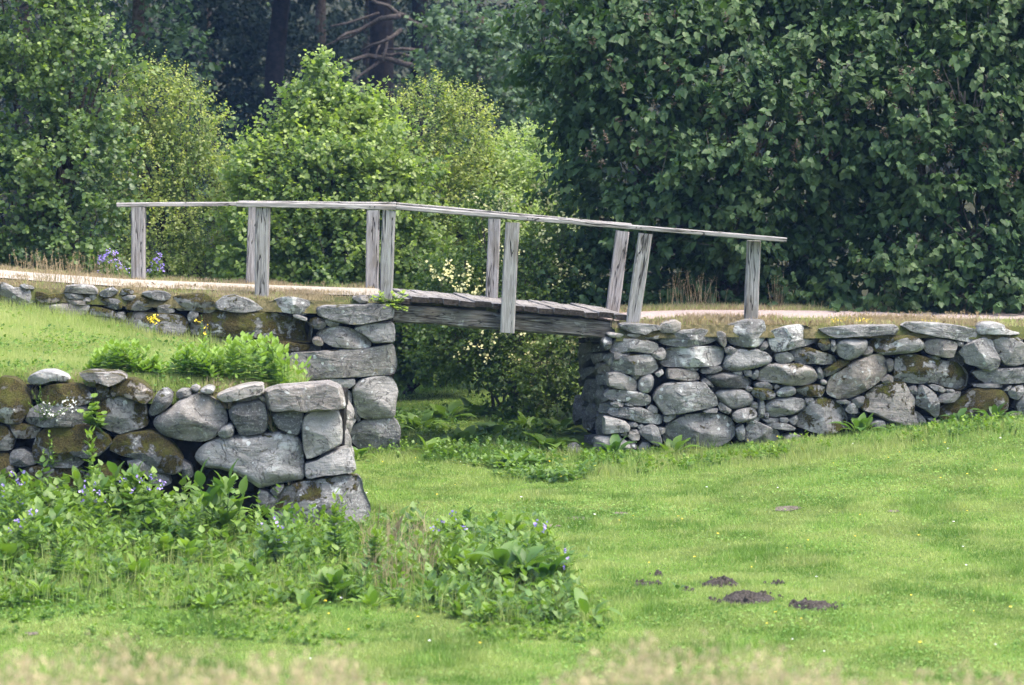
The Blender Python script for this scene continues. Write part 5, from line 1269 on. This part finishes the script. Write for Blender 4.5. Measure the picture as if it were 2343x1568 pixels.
def stalks(name, label, spots, n, hr, seed, mat='dry', seedhead=True, spread=0.12):
    """loose clump of dry flowering stalks with feathery tops"""
    r = random.Random(seed); bm = bmesh.new(); heads = []
    for (p, m) in spots:
        for _ in range(m):
            b = Vector(p) + Vector((r.gauss(0, spread), r.gauss(0, spread * .7), 0)); h = r.uniform(*hr)
            t = b + Vector((r.gauss(0, .16) * h, r.gauss(0, .12) * h, h))
            s = Vector((0.0022, 0, 0)); mid = b.lerp(t, .55) + Vector((0, 0, .03 * h))
            v = [bm.verts.new(q) for q in (b - s, b + s, mid + s, t, mid - s)]; bm.faces.new(v)
            if seedhead:
                for _k in range(7):
                    q = b.lerp(t, r.uniform(.74, 1.0)); e = q + Vector((r.gauss(0, .02), r.gauss(0, .02), r.uniform(.0, .03)))
                    w = Vector((0.0035, 0, 0)); bm.faces.new([bm.verts.new(z) for z in (q - w, e, q + w)])
    me = bm_mesh(name, bm)
    a = me.attributes.new("rnd", 'FLOAT', 'POINT'); a.data.foreach_set("value", np.random.default_rng(seed).random(len(me.vertices)).astype(np.float32))
    return tag(link(name, me, None, (0, 0, 0), M[mat]), label, "grass", kind="stuff")
def lt3(u, v, off):
    p = on_wall(u, v, off); p.z = float(ltop(p.x, p.y)); return p
def rt3(u, v, off):
    p = on_wall(u, v, off); p.z = float(rtop(p.x, p.y)); return p
def edge_tuft():
    r = np.random.default_rng(77); n = 5200; x = -6.6 + 4.2 * r.random(n); y = 33.02 + 0.5 * r.random(n) ** 1.3
    k = r.random(n) < sstep(.35, .6, fbm2(x, y, 2.5, 8)); x, y = x[k], y[k]; n = len(x)
    V, Fc, at = blades(np.stack([x, y, terr_sheet(x, y)], 1), .05 + .13 * r.random(n) ** 2, .005 + .003 * r.random(n), r, 1.0, r.random(n), r.random(n))
    tag(link("dry_grass", np_mesh("dry_grass", V, Fc, at), None, (0, 0, 0), M['dry']), "withered grass hanging over the top of the foreground wall", "grass", kind="stuff")
edge_tuft()
stalks("dry_stalks", "tuft of long dry grass stalks on the wall's left end by the path", [(lt3(100, 650, .2), 60), (lt3(150, 655, .25), 45), (lt3(210, 655, .3), 25), (lt3(80, 640, 1.9), 40), (lt3(170, 640, 2.0), 40), (lt3(260, 645, 2.1), 20)], 0, (0.12, 0.38), 301, spread=0.16)
stalks("dry_stalks", "tall dry grass stalks standing before the lilac right of the bridge", [(rt3(1590, 705, 3.0), 26), (rt3(1620, 705, 3.1), 14), (rt3(1540, 705, 3.0), 14), (rt3(1780, 705, 3.1), 20)], 0, (0.2, 0.62), 302, spread=0.09)
stalks("dry_stalks", "thin dry flowering grass along the far edge of the right path", [(rt3(u, 720, 2.7), 10) for u in range(1900, 2400, 28)] + [(rt3(u, 740, .5), 14) for u in range(1960, 2250, 22)], 0, (0.06, 0.18), 303, spread=0.18)
# blurred straw close to the camera at the foot of the picture
rs = np.random.default_rng(400); n = 2500
y = 9.0 + 5.0 * rs.random(n); x = (rs.random(n) * 2 - 1) * (y * 0.1774 + 1.0)
u_ = x / y * F + CX
hgt = np.interp(u_, [0, 250, 500, 760, 900, 1200, 1350, 1500, 1750, 2000, 2342], [.86, .93, .84, .90, .74, .70, .86, .93, .88, .80, .78]) 
top = CZ - y * np.interp(hgt, [0.7, 0.93], [0.203, 0.183]); top = top + rs.normal(size=n) * 0.03
zg = gz(x, y); h = np.maximum(0.2, top - zg) * (0.74 + 0.30 * rs.random(n))
P = np.stack([x, y, zg], 1); V, Fc, at = blades(P, h, np.full(n, 0.0035), rs, 0.10, rs.random(n), rs.random(n))
tipz = P + np.stack([rs.normal(size=n) * .01, rs.normal(size=n) * .01, h * 0.97], 1)
c = np.repeat(tipz, 7, 0); m = len(c); c[:, 2] -= 0.13 * rs.random(m); c[:, :2] += rs.normal(size=(m, 2)) * 0.018
V2, F2, a2 = leaf_arrays(c, unit(rs.normal(size=(m, 3)) * .5 + np.array([0, 0, .8])), unit(rs.normal(size=(m, 3))), 0.014 + 0.012 * rs.random(m), 'ovate', rs.random(m), rs.random(m))
tag(link("straw_grass", np_mesh("straw_grass", V, Fc, at), None, (0, 0, 0), M['dry']), "blurred dry straw grass stems along the bottom edge near the viewer", "grass", kind="stuff")
tag(link("straw_panicles", np_mesh("straw_panicles", V2, F2, a2), None, (0, 0, 0), M['dry']), "blurred feathery tops of the straw grass along the bottom edge", "grass", kind="stuff")

# ------------------------------------------------------------------ herbs with large leaves
def big_leaf(name, rnd, age, curl, mat, wf=0.34, stalk=0.22, wave=0.03, seed=0):
    """blade of 7 stations x 3 points, arching, with a stalk; 24 triangles"""
    rd = random.Random(seed); V = []; S = 9
    for i in range(S):
        l = i / (S - 1)
        if l <= stalk: wd = 0.02
        else:
            t = (l - stalk) / (1 - stalk); wd = wf * (math.sin(math.pi * min(1, t ** 0.75)) ** 0.8) * 0.5 + 0.004
        x = l * (1 - 0.25 * curl * l * l); z = -curl * l ** 2.4 * 0.75 + 0.10 * l
        ph = rd.uniform(-1, 1) * wave
        V += [(x, -wd, z + 0.28 * wd + ph), (x, 0, z), (x, wd, z + 0.28 * wd - ph)]
    Fc = []
    for i in range(S - 1):
        a = i * 3; Fc += [(a, a + 1, a + 4, a + 3), (a + 1, a + 2, a + 5, a + 4)]
    me = np_mesh(name, np.array(V), np.array(Fc), {"rnd": np.full(len(V), rnd), "age": np.full(len(V), age)}, True)
    me.materials.append(M[mat]); return me
BL = {}
def leafset(mat, wf):
    if (mat, wf) not in BL: BL[(mat, wf)] = [big_leaf("leaf", random.uniform(.1, .9), random.choice([0, 0.1, .3, .5]), random.uniform(.15, .8), mat, wf * random.uniform(.85, 1.15), random.uniform(.12, .28), 0.025, k) for k in range(8)]
    return BL[(mat, wf)]
def rosette(name, label, cat, p, n, L, seed, mat='dock', wf=0.36, el=(25, 80), tall=0.0, group=None):
    """plant of large single leaves; tall > 0 sets leaves up a stem"""
    rd = random.Random(seed); root = empty(name, p, label, cat, group); ls = leafset(mat, wf)
    sts = []
    if tall:
        bm = bmesh.new()
        for s in range(max(2, n // 9)):
            a = 2.39996 * s + rd.random(); q = Vector((math.cos(a), math.sin(a) * .7, 0)) * rd.uniform(0.25, 1) * (L * .62 if s else 0)
            hh = tall * rd.uniform(.6, 1.05) * (1 if s else 1.05); t = q * 1.25 + Vector((0, 0, hh)); sts.append((q * .6, t))
            tube_bm(bm, [q * .6, t], [0.008, 0.004], 5)
        link("stem", bm_mesh("stem", bm, True), root, (0, 0, 0), M[mat])
    for k in range(n):
        a = 2.39996 * k + rd.uniform(-.4, .4); f = (k + .5) / n
        e = math.radians(el[0] + (el[1] - el[0]) * f ** 1.1 + rd.uniform(-8, 8))
        X = Vector((math.cos(a) * math.cos(e), math.sin(a) * math.cos(e), math.sin(e))); Y = Vector((0, 0, 1)).cross(X).normalized(); Z = X.cross(Y)
        s = L * rd.uniform(.7, 1.12) * (1 - 0.35 * f * (1 if tall else .6))
        o = bpy.data.objects.new("leaf", rd.choice(ls)); COL.objects.link(o); o.parent = root
        mt = Matrix((X, Y, Z)).transposed().to_4x4() @ Matrix.Diagonal((s, s, s, 1))
        mt.translation = Vector((math.cos(a) * L * .12, math.sin(a) * L * .12, 0)) if not sts else sts[k % len(sts)][0].lerp(sts[k % len(sts)][1], min(1, f * rd.uniform(.85, 1.1)))
        o.matrix_local = mt
    return root
G = lambda u, v: on_ground(u, v)
def Gf(u, v, dy=0.0):
    p = G(u, v); p.y += dy; p.z = float(gz(p.x, p.y)); return p
WB = lambda u, off=-0.28: (lambda p: Vector((p.x, p.y, float(gz(p.x, p.y)))))(on_wall(u, 1000, off))
rosette("dock_plant", "leafy dock at the left foot of the right abutment corner", "plant", WB(1405), 14, 0.42, 1, el=(15, 75))
rosette("dock_plant", "broad-leaved dock before the big base stone of the right wall", "plant", WB(1538), 12, 0.44, 2, el=(12, 65))
rosette("dock_plant", "tallest upright dock against the pale triangular stone of the right wall", "plant", WB(1968), 12, 0.46, 3, el=(25, 80))
rosette("dock_plant", "low dock under the mossy lower boulder of the right wall", "plant", WB(2190), 14, 0.34, 4, el=(15, 70))
rosette("dock_plant", "dock with one upright leaf at the right end of the wall foot", "plant", WB(2275), 9, 0.40, 5, el=(20, 80))
rosette("dock_plant", "small dock seedling near the wall foot beside the right upright dock", "plant", WB(2045), 8, 0.22, 6, el=(20, 70))
for k, (u, v, n, L, lb) in enumerate([(960, 985, 14, .5, "burdock nearest the left abutment in the gap under the bridge"), (1020, 960, 14, .5, "large burdock in the middle rear of the gap under the bridge"), (1090, 955, 14, .52, "burdock with raised leaves before the cream shrub under the bridge"), (1130, 1000, 12, .45, "burdock in mid-gap below the deck's middle post"), (1210, 985, 12, .48, "burdock under the deck near the dark right abutment"), (1180, 1070, 11, .36, "single spreading burdock on open grass before the gap"), (1255, 1030, 12, .42, "burdock at the foot of the dark abutment side"), (985, 1040, 10, .36, "low burdock beside the base stone of the left abutment"), (1060, 1020, 10, .40, "low leafy burdock in front row of the gap"), (1280, 990, 10, .40, "burdock tucked against the far edge of the right abutment")]):
    rosette("burdock_plant", lb, "plant", Gf(u, v), n + 3, L * (0.95 if v < 990 else 1.15), 20 + k, 'dock', 0.46, (12, 66))
rosette("comfrey_plant", "tall comfrey with large leaves before the big pale boulder", "plant", Gf(505, 1240), 56, .44, 41, 'dock', .42, (15, 75), 0.72)
rosette("comfrey_plant", "comfrey clump before the mossy boulder left of the big pale boulder", "plant", Gf(300, 1195), 44, .40, 42, 'dock', .42, (15, 75), 0.62)
rosette("comfrey_plant", "comfrey with broad drooping leaves under the mossy boulders, further left", "plant", Gf(215, 1190), 30, .36, 43, 'weed', .40, (15, 75), 0.5)
rosette("dock_plant", "dock with wide leaves at the left edge before the foreground wall", "plant", Gf(6, 1120), 14, .42, 44, 'dock', .46, (20, 75), 0.35)
rosette("dock_plant", "dark-leaved dock rosette in the weeds right of the foreground wall end", "plant", Gf(762, 1372), 28, .38, 45, 'dock', .42, (20, 80), 0.15)
rosette("burdock_plant", "largest arching burdock in the weed patch on the lawn", "plant", Gf(1195, 1345), 32, .62, 46, 'dock', .40, (10, 75), 0.2)
rosette("burdock_plant", "burdock left of the largest one in the weed patch", "plant", Gf(1080, 1335), 24, .46, 47, 'dock', .42, (15, 75), 0.2)
rosette("dock_plant", "pale low dock at the lower edge of the weed patch", "plant", Gf(1115, 1420), 16, .26, 48, 'golden', .40, (20, 75))
rosette("dock_plant", "lone dock with pointed leaves at the right tip of the weed patch", "plant", Gf(1345, 1418), 9, .42, 49, 'dock', .34, (12, 65))
rosette("dock_plant", "bluish-leaved dock below the largest burdock", "plant", Gf(1225, 1400), 15, .28, 50, 'weed', .44, (15, 70))
rosette("dock_plant", "upright two-leaved dock just right of the foreground wall's base stone", "plant", Gf(905, 1200), 5, .34, 51, 'dock', .36, (25, 82))
rosette("dock_plant", "dock in the middle of the lower left weeds", "plant", Gf(585, 1345), 18, .38, 52, 'dock', .42, (20, 80), 0.1)
rosette("dock_plant", "broad green dock in the weeds below the tall comfrey", "plant", Gf(430, 1290), 24, .36, 53, 'weed', .42, (20, 80), 0.15)
rosette("dock_plant", "dark dock at the left edge in the lower weeds", "plant", Gf(12, 1290), 18, .40, 54, 'dock', .46, (15, 75))
rosette("dock_plant", "slanting dock leaves at the foot of the left abutment's base stone", "plant", WB(820, -0.5), 8, .34, 55, 'dock', .42, (25, 80))
rosette("dock_plant", "small single-leaf dock beside the tiny soil crumble", "plant", Gf(1550, 1350), 3, .13, 56, 'dock', .5, (30, 80))
rosette("dock_plant", "leafy dock between wall end weeds and weed patch", "plant", Gf(930, 1320), 18, .36, 57, 'weed', .40, (15, 75), 0.15)
for k, (u, v, n, L, tl_, mt_, lb) in enumerate([(130, 1245, 20, .34, .3, 'dock', "leafy dark dock below the lowest mossy stone on the left"), (330, 1330, 18, .32, .1, 'weed', "spreading dock in the lower weeds under the violet comfreys"), (660, 1290, 20, .34, .25, 'dock', "dock hiding the lower left corner of the wall's base stone"), (700, 1400, 12, .26, 0, 'weed', "small dock at the lower fringe below the dark-leaved rosette"), (850, 1390, 14, .28, 0, 'weed', "lobed pale dock at the lower fringe between the weed groups"), (1010, 1380, 18, .34, .1, 'dock', "dock at the lower left of the lawn weed patch"), (1270, 1370, 16, .36, .1, 'dock', "dock under the arching leaves at the patch's right side"), (1000, 1270, 14, .34, .2, 'weed', "tall-leaved dock at the upper left of the lawn weed patch"), (100, 1370, 14, .28, 0, 'weed', "flat dock at the far lower left fringe of the weeds"), (480, 1395, 12, .24, 0, 'golden', "small bright dock in the lower fringe of the weeds")]):
    rosette("dock_plant", lb, "plant", Gf(u, v), n, L, 700 + k, mt_, .40, (15, 78), tl_)
rosette("dock_plant", "dock at the upper back of the weed patch", "plant", Gf(1180, 1250), 20, .36, 58, 'weed', .34, (25, 80), 0.25)

# leafy stems (goldenrod, thistles, bellflowers): leaves spiral up each stem
def leafy_stems(root, stems, per, L, mat, seed, shape='lance', wf=1.2, name="foliage", droop=0.0):
    r = np.random.default_rng(seed); bm = bmesh.new(); C_, D_, N_, L_, R_, A_ = [], [], [], [], [], []
    for (b, t) in stems:
        b = Vector(b) - root.location; t = Vector(t) - root.location; ax = (t - b); h = ax.length
        tube_bm(bm, [b, b.lerp(t, .5) + Vector((r.normal() * .01, r.normal() * .01, 0)), t], [0.004, 0.0032, 0.0015], 4, False)
        for k in range(per):
            f = 0.15 + 0.85 * (k + .5) / per; a = 2.39996 * k + r.random(); e = 0.2 + 0.9 * f ** 2
            C_.append(b.lerp(t, f)); D_.append((math.cos(a) * math.cos(e), math.sin(a) * math.cos(e), math.sin(e) - droop)); N_.append((-math.cos(a) * math.sin(e), -math.sin(a) * math.sin(e), math.cos(e)))
            L_.append(L * (1.1 - .55 * f) * r.uniform(.8, 1.2)); R_.append(r.random()); A_.append(np.clip(f ** 3 * .8 + r.normal() * .1, 0, 1))
    V, Fc, at = leaf_arrays(np.array(C_), np.array(D_), np.array(N_), np.array(L_), shape, np.array(R_), np.array(A_), wf=wf)
    tag(link(name, np_mesh(name, V, Fc, at), root, (0, 0, 0), M[mat]), kind="stuff")
    tag(link("stem", bm_mesh("stem", bm), root, (0, 0, 0), M[mat]), kind="stuff")
def T3(u, v, y):
    p = on_y(u, v, y); p.z = float(terr_sheet(p.x, p.y)); return p
rr = random.Random(90)
def clump(name, label, u0, u1, y0, y1, vtop, n, seed, per=17, L=0.165, mat='golden'):
    rr = random.Random(seed); mid = T3((u0 + u1) / 2, 800, (y0 + y1) / 2); root = empty(name, mid, label, "plant"); st = []
    for _ in range(n):
        f = rr.random(); u = u0 + (u1 - u0) * f; y = rr.uniform(y0, y1); b = T3(u, 800, y)
        tp = on_y(u + rr.gauss(0, 14), vtop + 58 * (2 * f - 1) ** 2 + rr.gauss(0, 9), y - 0.03)
        if tp.z - b.z < 0.15: tp.z = b.z + 0.15
        st.append((b, tp))
    leafy_stems(root, st, per, L, mat, seed, 'lance', 1.75)
clump("goldenrod", "largest bright green leafy clump behind the foreground wall's slabs", 470, 690, 33.5, 34.6, 780, 64, 91)
clump("goldenrod", "smaller bright green leafy clump left of the largest one", 370, 500, 33.45, 34.1, 800, 34, 92)
clump("goldenrod", "bright green leafy clump at the left above the dark mossy slab", 200, 345, 33.55, 34.2, 792, 38, 93)
sp = empty("goldenrod", T3(668, 860, 34.6), "single pale leafy shoot standing before the big left abutment slab", "plant")
leafy_stems(sp, [(T3(668, 860, 34.6), on_y(672, 812, 34.5))], 16, .07, 'golden', 94)
# flowering bugloss beside the left rear post
def bugloss(label, u, vb, heads, y, seed, group=None):
    b = on_y(u, vb, y); b.z = float(ltop(b.x, b.y)); root = empty("bugloss", b, label, "flowers", group); rd = random.Random(seed); st = []; pts = []
    for (hu, hv) in heads:
        t = on_y(hu, hv, y + rd.uniform(-.1, .1)); st.append((b + Vector((rd.gauss(0, .05), 0, 0)), t))
        for _ in range(5): pts.append(tuple(t + Vector((rd.gauss(0, .035), rd.gauss(0, .03), rd.gauss(0, .03)))))
    leafy_stems(root, st, 14, .09, 'weed', seed, 'lance', 1.0)
    flower_bits(root, "blossom", pts, 5, .012, .022, 'purple', seed)
bugloss("larger violet bugloss just left of the leftmost rail post", 255, 637, [(262, 578), (248, 585), (235, 600), (272, 603), (284, 612), (225, 596), (240, 590), (255, 596), (228, 625)], 41.3, 95)
bugloss("smaller violet bugloss just right of the leftmost rail post", 348, 636, [(366, 588), (354, 598), (360, 610), (340, 622), (370, 620)], 41.3, 96)
# violet-flowered comfrey in the lower left weeds
def viol(label, u, v, heads, seed):
    b = Gf(u, v); root = empty("comfrey_plant", b, label, "flowers", None); rd = random.Random(seed); st = []; pts = []
    for (hu, hv) in heads:
        t = on_y(hu, hv, b.y + rd.uniform(-.15, .05)); st.append((b + Vector((rd.gauss(0, .08), rd.gauss(0, .05), 0)), t))
        for _ in range(2): pts.append(tuple(t + Vector((rd.gauss(0, .03), rd.gauss(0, .03), rd.gauss(0, .025)))))
    leafy_stems(root, st, 15, .15, 'weed', seed, 'lance', 1.7)
    flower_bits(root, "blossom", pts, 4, .013, .024, 'purple', seed)
viol("violet flowering comfrey at the left edge beside the lowest mossy stone", 40, 1235, [(40, 1088), (55, 1105), (28, 1090), (10, 1120), (48, 1140)], 401)
viol("violet flowering comfrey lower at the left edge", 62, 1275, [(78, 1164), (51, 1190), (60, 1185), (30, 1210), (45, 1215)], 402)
viol("violet flowering comfrey in front of the mossy stones", 225, 1240, [(213, 1122), (236, 1135), (205, 1110), (228, 1150), (190, 1130)], 403)
viol("violet flowering comfrey left of the tall large-leaved comfrey", 350, 1235, [(338, 1095), (368, 1105), (281, 1100), (320, 1090), (345, 1120), (300, 1125)], 404)
viol("comfrey with dark violet flowers beside the wall's base stone", 610, 1290, [(630, 1190), (600, 1200), (645, 1210), (640, 1235)], 405)
viol("comfrey with one violet flower at the back of the weed patch", 1010, 1290, [(1008, 1194), (1040, 1180), (990, 1215), (1065, 1200)], 406)
viol("tall thin comfrey at the right end of the weed patch", 1270, 1330, [(1255, 1205), (1290, 1270), (1300, 1295), (1240, 1215), (1225, 1200)], 407)
# thistles
def thistle(label, u, v, vt, seed, n=3):
    b = Gf(u, v); root = empty("thistle", b, label, "plant"); rd = random.Random(seed)
    st = [(b + Vector((rd.gauss(0, .06), rd.gauss(0, .04), 0)), on_y(u + rd.gauss(0, 10), vt + rd.uniform(0, 40) * (k > 0), b.y)) for k in range(n)]
    leafy_stems(root, st, 22, .16, 'weed', seed, 'lance', 1.3)
thistle("tall thistle before the mossy boulders of the foreground wall", 207, 1185, 985, 411)
thistle("pale thistle in front of the tall large-leaved comfrey", 428, 1265, 1145, 412)
thistle("leafy pale thistle standing before the wall's base stone", 770, 1290, 1130, 413, 4)
thistle("thistle with bright tips left in the lower weeds", 140, 1330, 1215, 414)
thistle("slender weed rising at the left of the weed patch", 855, 1330, 1215, 415, 4)
# creeper on the abutment corner
b = on_wall(885, 690, 0.05); root = empty("bramble", b, "small leafy creeper hanging over the left abutment corner at the bridge", "plant")
rd = random.Random(97)
st = [(b + Vector((rd.uniform(-.15, .2), rd.uniform(-.05, .1), -.02)), on_wall(rd.uniform(848, 935), rd.uniform(665, 715), rd.uniform(-.12, .1))) for _ in range(34)]
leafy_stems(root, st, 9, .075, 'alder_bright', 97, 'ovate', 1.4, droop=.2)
# plants growing on the foreground wall
def wall_herb(name, label, u, v, off, tops, per, L, mat, seed, shape='ovate', fl=None):
    b = on_wall(u, v, off, FY, .05); root = empty(name, b, label, "plant"); rd = random.Random(seed)
    leafy_stems(root, [(b + Vector((rd.gauss(0, .04), 0, rd.gauss(0, .02))), on_wall(a + rd.gauss(0, 3), c + rd.gauss(0, 3), off - .08 - .1 * rd.random(), FY, .05)) for (a, c) in tops], per, L, mat, seed, shape, 1.5)
    if fl: flower_bits(root, "blossom", [tuple(on_wall(a, c, off - .16, FY, .05)) for a, c in fl], 8, .03, .02, 'white', seed)
wall_herb("celandine", "yellow-green round-leaved herb on the foreground wall's mossy stones", 215, 985, -.12, [(214, 895), (225, 915), (205, 935), (195, 950), (230, 960), (240, 945), (222, 930), (180, 948)], 4, .11, 'golden', 501, 'round')
wall_herb("bedstraw", "fine green bedstraw with white flowers trailing over the foreground wall", 110, 960, -.12, [(75, 890), (85, 905), (95, 925), (110, 900), (60, 920), (130, 920), (150, 940), (100, 940), (160, 925), (90, 880), (70, 940)], 22, .035, 'weed', 502, 'lance', [(150, 915), (155, 925), (165, 930), (108, 940), (112, 930), (140, 945), (170, 920), (120, 950)])
wall_herb("willowherb", "small reddish-green willowherb rooted between the left foreground stones", 110, 1070, -.14, [(112, 985), (118, 1010), (105, 1030), (122, 1045)], 8, .09, 'golden', 503, 'lance')
# yellow hawkweed and mustard before the left abutment
def sprig(name, label, u, v, ut, vt, y, n, seed, spread=.03, sz=.02):
    b = T3(u, v, y); root = empty(name, b, label, "flowers"); rd = random.Random(seed)
    tp = on_y(ut, vt, y); leafy_stems(root, [(b + Vector((rd.gauss(0, .03), 0, 0)), tp + Vector((rd.gauss(0, .03), 0, rd.gauss(0, .05)))) for _ in range(3)], 10, .05, 'golden', seed, 'lance', .9)
    flower_bits(root, "blossom", [tuple(tp + Vector((rd.gauss(0, spread), rd.gauss(0, .02), rd.gauss(0, spread)))) for _ in range(n)], 5, .012, sz, 'yellow', seed)
sprig("hawkweed", "bright yellow flower head before the dark left abutment stones", 352, 770, 352, 731, 38.4, 10, 511, .03, .024)
sprig("mustard_plant", "thin yellow-green mustard stalk on the terrace before the long mossy slab", 460, 800, 458, 735, 38.2, 2, 512)
sprig("mustard_plant", "second thin mustard stalk just right of the first on the terrace", 476, 810, 478, 752, 38.2, 2, 513)
# yellow stonecrop on the right verge
root = empty("stonecrop", rt3(1965, 742, .35), "low yellow stonecrop flowers on the right wall top verge", "flowers")
rd = random.Random(98); pts = []
for (u, n) in ((1915, 22), (1945, 10), (1980, 30), (2120, 14), (1620, 6)):
    for _ in range(n):
        p = rt3(u + rd.gauss(0, 10), 742, .35 + rd.uniform(-.1, .25)); p.z += 0.02 + rd.random() * .03; pts.append(tuple(p))
flower_bits(root, "blossom", pts, 5, .015, .018, 'yellow', 98)

# ------------------------------------------------------------------ mixed weed mass
def in_poly(u, v, poly):
    c = np.zeros(len(u), bool); j = len(poly) - 1
    for i in range(len(poly)):
        xi, yi = poly[i]; xj, yj = poly[j]
        c ^= ((yi > v) != (yj > v)) & (u < (xj - xi) * (v - yi) / (yj - yi + 1e-9) + xi); j = i
    return c
def weed_mass(name, label, poly, n, h, L, mat, seed, shape, wf, per=7, cat="ground cover", fade=False):
    r = np.random.default_rng(seed); us = [p[0] for p in poly]; vs = [p[1] for p in poly]
    u = r.uniform(min(us), max(us), n * 3); v = r.uniform(min(vs), max(vs), n * 3); k = in_poly(u, v, poly); u, v = u[k][:n], v[k][:n]
    P = on_ground_arr(u, v); P = P[~behind_wall(P[:, 0], P[:, 1])]; P = P[r.random(len(P)) < 0.08 + 1.1 * sstep(.40, .62, fbm2(P[:, 0], P[:, 1], 1.9, seed + 5))]; n = len(P)
    D = unit(np.array([0, 0, 1.]) + r.normal(size=(n, 3)) * .22); hh = h * (0.4 + 0.8 * r.random(n)) * (0.5 + fbm2(P[:, 0], P[:, 1], 2.0, seed)) * (0.35 + 0.75 * sstep(27.0, 31.0, P[:, 1]) if fade else 1.0)
    t = np.tile((np.arange(per) + .6) / per, n); Pi, Di = np.repeat(P, per, 0), np.repeat(D, per, 0)
    cen = Pi + Di * (t * np.repeat(hh, per))[:, None]
    side = unit(np.cross(Di, r.normal(size=Di.shape))); el = 0.35 + .5 * t
    d = unit(side * np.cos(el)[:, None] + Di * np.sin(el)[:, None]); nr = unit(Di * np.cos(el)[:, None] - side * np.sin(el)[:, None] + r.normal(size=Di.shape) * .25)
    V, Fc, at = leaf_arrays(cen, d, nr, L * (.6 + .7 * r.random(len(cen))) * (1.15 - .5 * t), shape, np.clip(np.repeat(r.random(n), per) * .6 + .4 * r.random(len(cen)), 0, 1), np.clip(t ** 3 * np.repeat(r.random(n), per), 0, 1), wf=wf)
    return tag(link(name, np_mesh(name, V, Fc, at), None, (0, 0, 0), M[mat]), label, cat, kind="stuff")
WL = [(-60, 1100), (200, 1120), (420, 1180), (620, 1225), (830, 1215), (870, 1240), (840, 1380), (600, 1390), (420, 1400), (200, 1390), (-60, 1400)]
WR = [(850, 1225), (960, 1220), (1100, 1215), (1240, 1230), (1300, 1300), (1330, 1380), (1290, 1430), (1130, 1440), (960, 1400), (830, 1370)]
weed_mass("broad_weeds", "dense broad-leaved weeds along the foot of the foreground wall", WL, 900, .25, .13, 'dock', 601, 'ovate', 1.0, fade=True)
weed_mass("narrow_weeds", "narrow-leaved weeds mixed along the foot of the foreground wall", WL, 1300, .30, .11, 'weed', 602, 'lance', 1.2, fade=True)
weed_mass("tall_weeds", "taller dark leafy weeds pressed against the lower stones of the foreground wall", [(-60, 1110), (300, 1140), (480, 1190), (640, 1225), (650, 1270), (300, 1245), (-60, 1215)], 420, .42, .15, 'dock', 609, 'ovate', 1.0, 9)
weed_mass("broad_weeds", "broad-leaved weeds filling the patch on the lawn", WR, 330, .26, .13, 'dock', 603, 'ovate', 1.0)
weed_mass("narrow_weeds", "narrow-leaved weeds mixed through the patch on the lawn", WR, 620, .30, .10, 'dock', 604, 'lance', 1.2)
weed_mass("low_weeds", "low herbs thinning out from the weeds onto the lawn", [(-60, 1300), (880, 1300), (1400, 1380), (1380, 1470), (900, 1480), (-60, 1470)], 1500, .07, .06, 'weed', 605, 'ovate', 1.0, 6)
weed_mass("ground_elder", "leafy herbs growing along the foot of the right wall", [(1330, 1045), (1500, 1050), (1700, 1030), (2000, 995), (2360, 962), (2360, 985), (2000, 1025), (1700, 1062), (1500, 1085), (1330, 1085)], 900, .15, .075, 'weed', 606, 'ovate', 1.1, 6)
weed_mass("ground_elder", "leafy herbs covering the ground in the gap under the bridge", [(905, 945), (1300, 960), (1310, 1060), (1380, 1075), (1300, 1110), (1150, 1100), (1040, 1060), (905, 1050)], 1100, .16, .085, 'dock', 607, 'ovate', 1.1, 6)
weed_mass("ground_elder", "leafy herbs at the foot of the left abutment's base stones", [(800, 1010), (930, 1010), (930, 1060), (830, 1070)], 160, .14, .07, 'weed', 608, 'ovate', 1.1, 6)
def tall_grass_patch(name, label, poly, n, hr, seed, mat):
    r = np.random.default_rng(seed); us = [p[0] for p in poly]; vs = [p[1] for p in poly]
    u = r.uniform(min(us), max(us), n * 3); v = r.uniform(min(vs), max(vs), n * 3); k = in_poly(u, v, poly); u, v = u[k][:n], v[k][:n]
    P = on_ground_arr(u, v); P = P[~behind_wall(P[:, 0], P[:, 1])]; m = len(P)
    V, Fc, at = blades(P, r.uniform(hr[0], hr[1], m), .005 + .003 * r.random(m), r, .7, r.random(m), .5 * r.random(m) ** 2)
    return tag(link(name, np_mesh(name, V, Fc, at), None, (0, 0, 0), M[mat]), label, "grass", kind="stuff")
tall_grass_patch("tall_grass", "tall green grass among the weeds by the foreground wall", WL, 4200, (.10, .30), 611, 'grass')
tall_grass_patch("tall_grass", "tall green grass among the weed patch on the lawn", WR, 2200, (.12, .34), 612, 'grass')
tall_grass_patch("dry_stalks", "dry straw stems between the foreground wall end and weed patch", [(820, 1240), (980, 1235), (1010, 1330), (900, 1370), (820, 1340)], 420, (.25, .55), 613, 'dry')
tall_grass_patch("tall_grass", "longer grass along the foot of the right wall", [(1330, 1050), (1700, 1036), (2000, 1000), (2360, 965), (2360, 1000), (2000, 1040), (1700, 1075), (1330, 1100)], 5500, (.06, .18), 614, 'grass')
weed_mass("wall_foot_weeds", "herbs growing along the terrace edge below the left abutment", [(0, 0), (1, 0), (1, 1)], 0, .1, .05, 'weed', 0, 'ovate', 1.0) if False else None

# ------------------------------------------------------------------ summer haze between bridge and wood
w = NT("summer_haze"); pv = w.t.nodes.new("ShaderNodeVolumePrincipled")
pv.inputs["Color"].default_value = (0.27, 0.50, 1.0, 1); pv.inputs["Density"].default_value = 0.00030
w.t.links.new(pv.outputs[0], w.out.inputs["Volume"])
HAZE = True
if HAZE:
    bm = bmesh.new(); bmesh.ops.create_cube(bm, size=1)
    for v in bm.verts: v.co = Vector((v.co.x * 340, v.co.y * 270 + 110, v.co.z * 40 + 18))
    tag(link("haze", bm_mesh("haze", bm), None, (0, 0, 0), w.m), kind="stuff")
